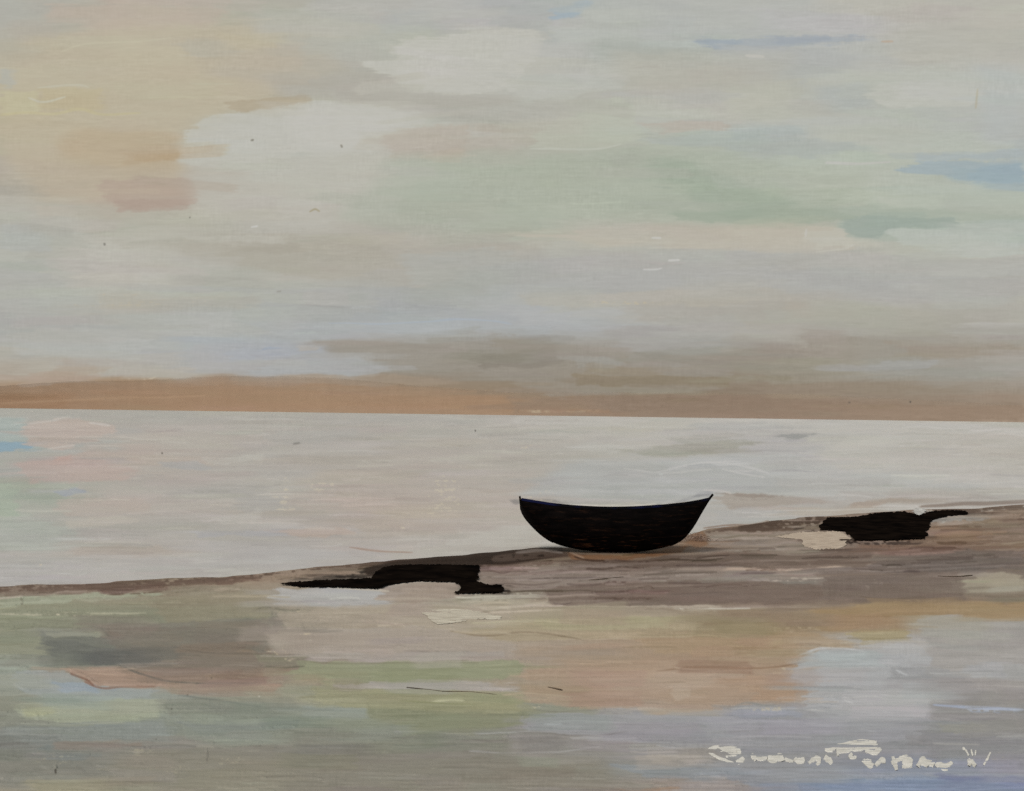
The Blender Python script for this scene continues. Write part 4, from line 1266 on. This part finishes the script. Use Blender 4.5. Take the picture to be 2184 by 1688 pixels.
def wrack(px, py, spread, n, seed, label):
    r = random.Random(seed)
    c = at(px, py, GROUND)
    bm = bmesh.new()
    for _ in range(n):
        x, y = r.gauss(0, spread), r.gauss(0, spread * 0.9)
        z = abs(r.gauss(0.05, 0.06)) * max(0.1, 1 - (x * x + y * y) / (6 * spread ** 2))
        a, ln = r.uniform(-0.5, 0.5) + (math.pi if r.random() < .5 else 0), r.uniform(0.08, 0.26)
        w0 = r.uniform(0.004, 0.010)
        ring = []
        for k in range(5):
            t = k / 4
            px_, py_ = x + math.cos(a) * ln * t, y + math.sin(a) * ln * t * 1.4
            pz = z + 0.05 * math.sin(math.pi * t) + r.gauss(0, 0.006)
            w = w0 * (1 - 0.7 * t)
            ring.append([bm.verts.new((px_ + dx * w, py_ + dy * w, pz + dz * w)) for dx, dy, dz in ((0, 1, 0.4), (0, -1, 0.4), (0, 0, -1))])
        for u_, v_ in zip(ring[:-1], ring[1:]):
            for q in range(3):
                bm.faces.new([u_[q], u_[(q + 1) % 3], v_[(q + 1) % 3], v_[q]])
    bmesh.ops.recalc_face_normals(bm, faces=bm.faces)
    me = bpy.data.meshes.new('seaweed_clump')
    bm.to_mesh(me)
    bm.free()
    o = link('seaweed_clump', me, plain_material('dry_seaweed', (0.24, 0.14, 0.085), (0.60, 0.50, 0.42), 0.9, 0.05, (9, 9, 9)))
    o.location = c
    return tag(o, label, 'seaweed')


wrack(1489, 1154, 0.15, 110, 8, 'loose clump of brown dry seaweed under the bow of the boat')


def stick(pts, w, seed, label, group):
    r = random.Random(seed)
    P = [at(a, b, GROUND + 0.008) for a, b in chaikin(pts, 2, False)]
    c = np.mean(P, 0)
    bm = bmesh.new()
    ring = []
    n = len(P)
    for i, p in enumerate(P):
        t = i / (n - 1)
        ww = w * (0.25 + 0.9 * math.sqrt(max(0, 4 * t * (1 - t)))) * r.uniform(0.8, 1.2)
        ring.append([bm.verts.new((p[0] - c[0], p[1] - c[1] + 2.2 * ww * math.cos(q * math.pi / 3), ww * math.sin(q * math.pi / 3))) for q in range(6)])
    for a, b in zip(ring[:-1], ring[1:]):
        for q in range(6):
            bm.faces.new([a[q], a[(q + 1) % 6], b[(q + 1) % 6], b[q]])
    bm.faces.new(ring[0])
    bm.faces.new(ring[-1])
    bmesh.ops.recalc_face_normals(bm, faces=bm.faces)
    me = bpy.data.meshes.new('stick')
    bm.to_mesh(me)
    bm.free()
    o = link('stick', me, plain_material('dark_driftwood', (0.035, 0.026, 0.018), (0.12, 0.09, 0.06), 0.9, 0.05, (6, 30, 30)))
    o.location = c
    return tag(o, label, 'stick', group)


G = 'dark sticks of driftwood on the sand'
stick([(1255,1238),(1285,1236),(1310,1233),(1330,1231)], 0.010, 1, 'short black stick on the brown sand below the boat', G)
stick([(2000,1229),(2035,1231),(2075,1227)], 0.009, 2, 'thin black stick at the far right of the brown sand, below the blocky black rock', G)
stick([(866,1466),(905,1470),(950,1476),(1000,1475),(1060,1482)], 0.004, 3, 'longest dark stick, between the pale strip and the green patch', G)
stick([(1168,1466),(1185,1469),(1200,1472)], 0.006, 4, 'tiny dark stick on the peach sand right of the green patch', G)


# ------------------------------------------------------------------ brushed writing on the sand
def writing():
    t = lambda pts: [(1469.2 + .3273 * a, 1548.6 + .3273 * b) for a, b in pts]
    marks = [
        ([(122,170),(150,150),(200,140),(270,145),(320,152),(330,185),(300,192),(240,195)], 8), ([(130,178),(180,205),(240,232),(300,252)], 5), ([(200,160),(260,160),(310,170)], 9), ([(310,248),(335,238),(358,212)], 11),
        ([(408,192),(425,205),(440,230)], 8), ([(430,215),(470,220),(510,212)], 6),
        ([(530,195),(525,225),(560,240),(580,205),(600,195),(610,235)], 9), ([(530,215),(600,215)], 9),
        ([(625,215),(650,232),(680,238)], 6), ([(690,215),(715,245),(745,240),(740,212)], 8), ([(700,225),(745,228)], 6),
        ([(780,250),(810,225),(845,210),(850,245),(830,260)], 8), ([(885,205),(905,215),(930,240),(915,255)], 8), ([(890,225),(920,235)], 7),
        ([(890,150),(920,160),(950,145)], 9), ([(930,150),(1000,130),(1080,112),(1160,108),(1225,115)], 9), ([(960,165),(1050,150),(1130,140),(1230,140)], 14), ([(1000,150),(1120,130),(1220,128)], 12),
        ([(1150,165),(1200,180),(1230,175),(1250,150)], 9), ([(968,172),(973,200)], 4), ([(1065,185),(1045,205),(1080,222),(1085,200)], 6),
        ([(1135,225),(1155,250),(1185,272),(1200,250)], 8), ([(1150,235),(1190,240)], 9), ([(1215,265),(1240,240),(1268,215),(1270,250)], 8),
        ([(1330,205),(1340,245),(1355,295)], 7), ([(1318,245),(1360,230),(1390,215)], 8), ([(1375,215),(1410,205),(1445,225),(1440,265),(1390,270)], 9), ([(1390,235),(1440,240)], 10),
        ([(1490,270),(1510,235),(1525,212),(1540,245),(1560,265)], 9), ([(1510,245),(1560,240),(1600,258)], 10), ([(1605,265),(1640,245),(1650,280),(1690,285)], 9), ([(1620,262),(1680,265),(1718,242)], 8),
        ([(1785,145),(1810,170),(1825,200)], 3), ([(1840,160),(1850,200)], 3), ([(1870,165),(1865,200)], 3), ([(1822,220),(1832,245),(1825,265)], 7), ([(1840,225),(1855,250),(1870,265)], 6),
        ([(1965,178),(1945,220),(1922,262)], 4),
    ]
    rg = np.random.default_rng(9)
    bm = bmesh.new()
    o0 = at(1770, 1620, GROUND)
    for pts, w in marks:
        p = chaikin(t(pts), 2, False)
        w = w * 0.66
        n = len(p)
        tg = np.gradient(p, axis=0)
        tg /= np.linalg.norm(tg, axis=1)[:, None] + 1e-9
        rows = []
        for i in range(n):
            e = w * (0.75 + 0.35 * math.sin(math.pi * i / (n - 1))) * rg.uniform(0.8, 1.2)
            nx, ny = -tg[i, 1], tg[i, 0]
            row = []
            for f, z in ((-1, -0.012), (-0.75, 0.0), (0.75, 0.0), (1, -0.012)):
                a = at(p[i, 0] + nx * e * f + rg.normal(0, .4), p[i, 1] + ny * e * f + rg.normal(0, .3), GROUND)
                row.append(bm.verts.new((a[0] - o0[0], a[1] - o0[1], z + 0.009 + rg.normal(0, .0003))))
            rows.append(row)
        for a, b in zip(rows[:-1], rows[1:]):
            for q in range(3):
                bm.faces.new([a[q], a[q + 1], b[q + 1], b[q]])
    bmesh.ops.recalc_face_normals(bm, faces=bm.faces)
    for f in bm.faces:
        if f.normal.z < 0:
            f.normal_flip()
    me = bpy.data.meshes.new('handwriting')
    bm.to_mesh(me)
    bm.free()
    o = link('handwriting', me, plain_material('cream_paint', (0.48, 0.465, 0.40), (0.66, 0.64, 0.56), 0.7, 0.15, (9, 30, 9), bump=0.2))
    o.location = o0
    return tag(o, 'cream brushed handwriting across the blue-grey sand in the foreground', 'writing')


writing()
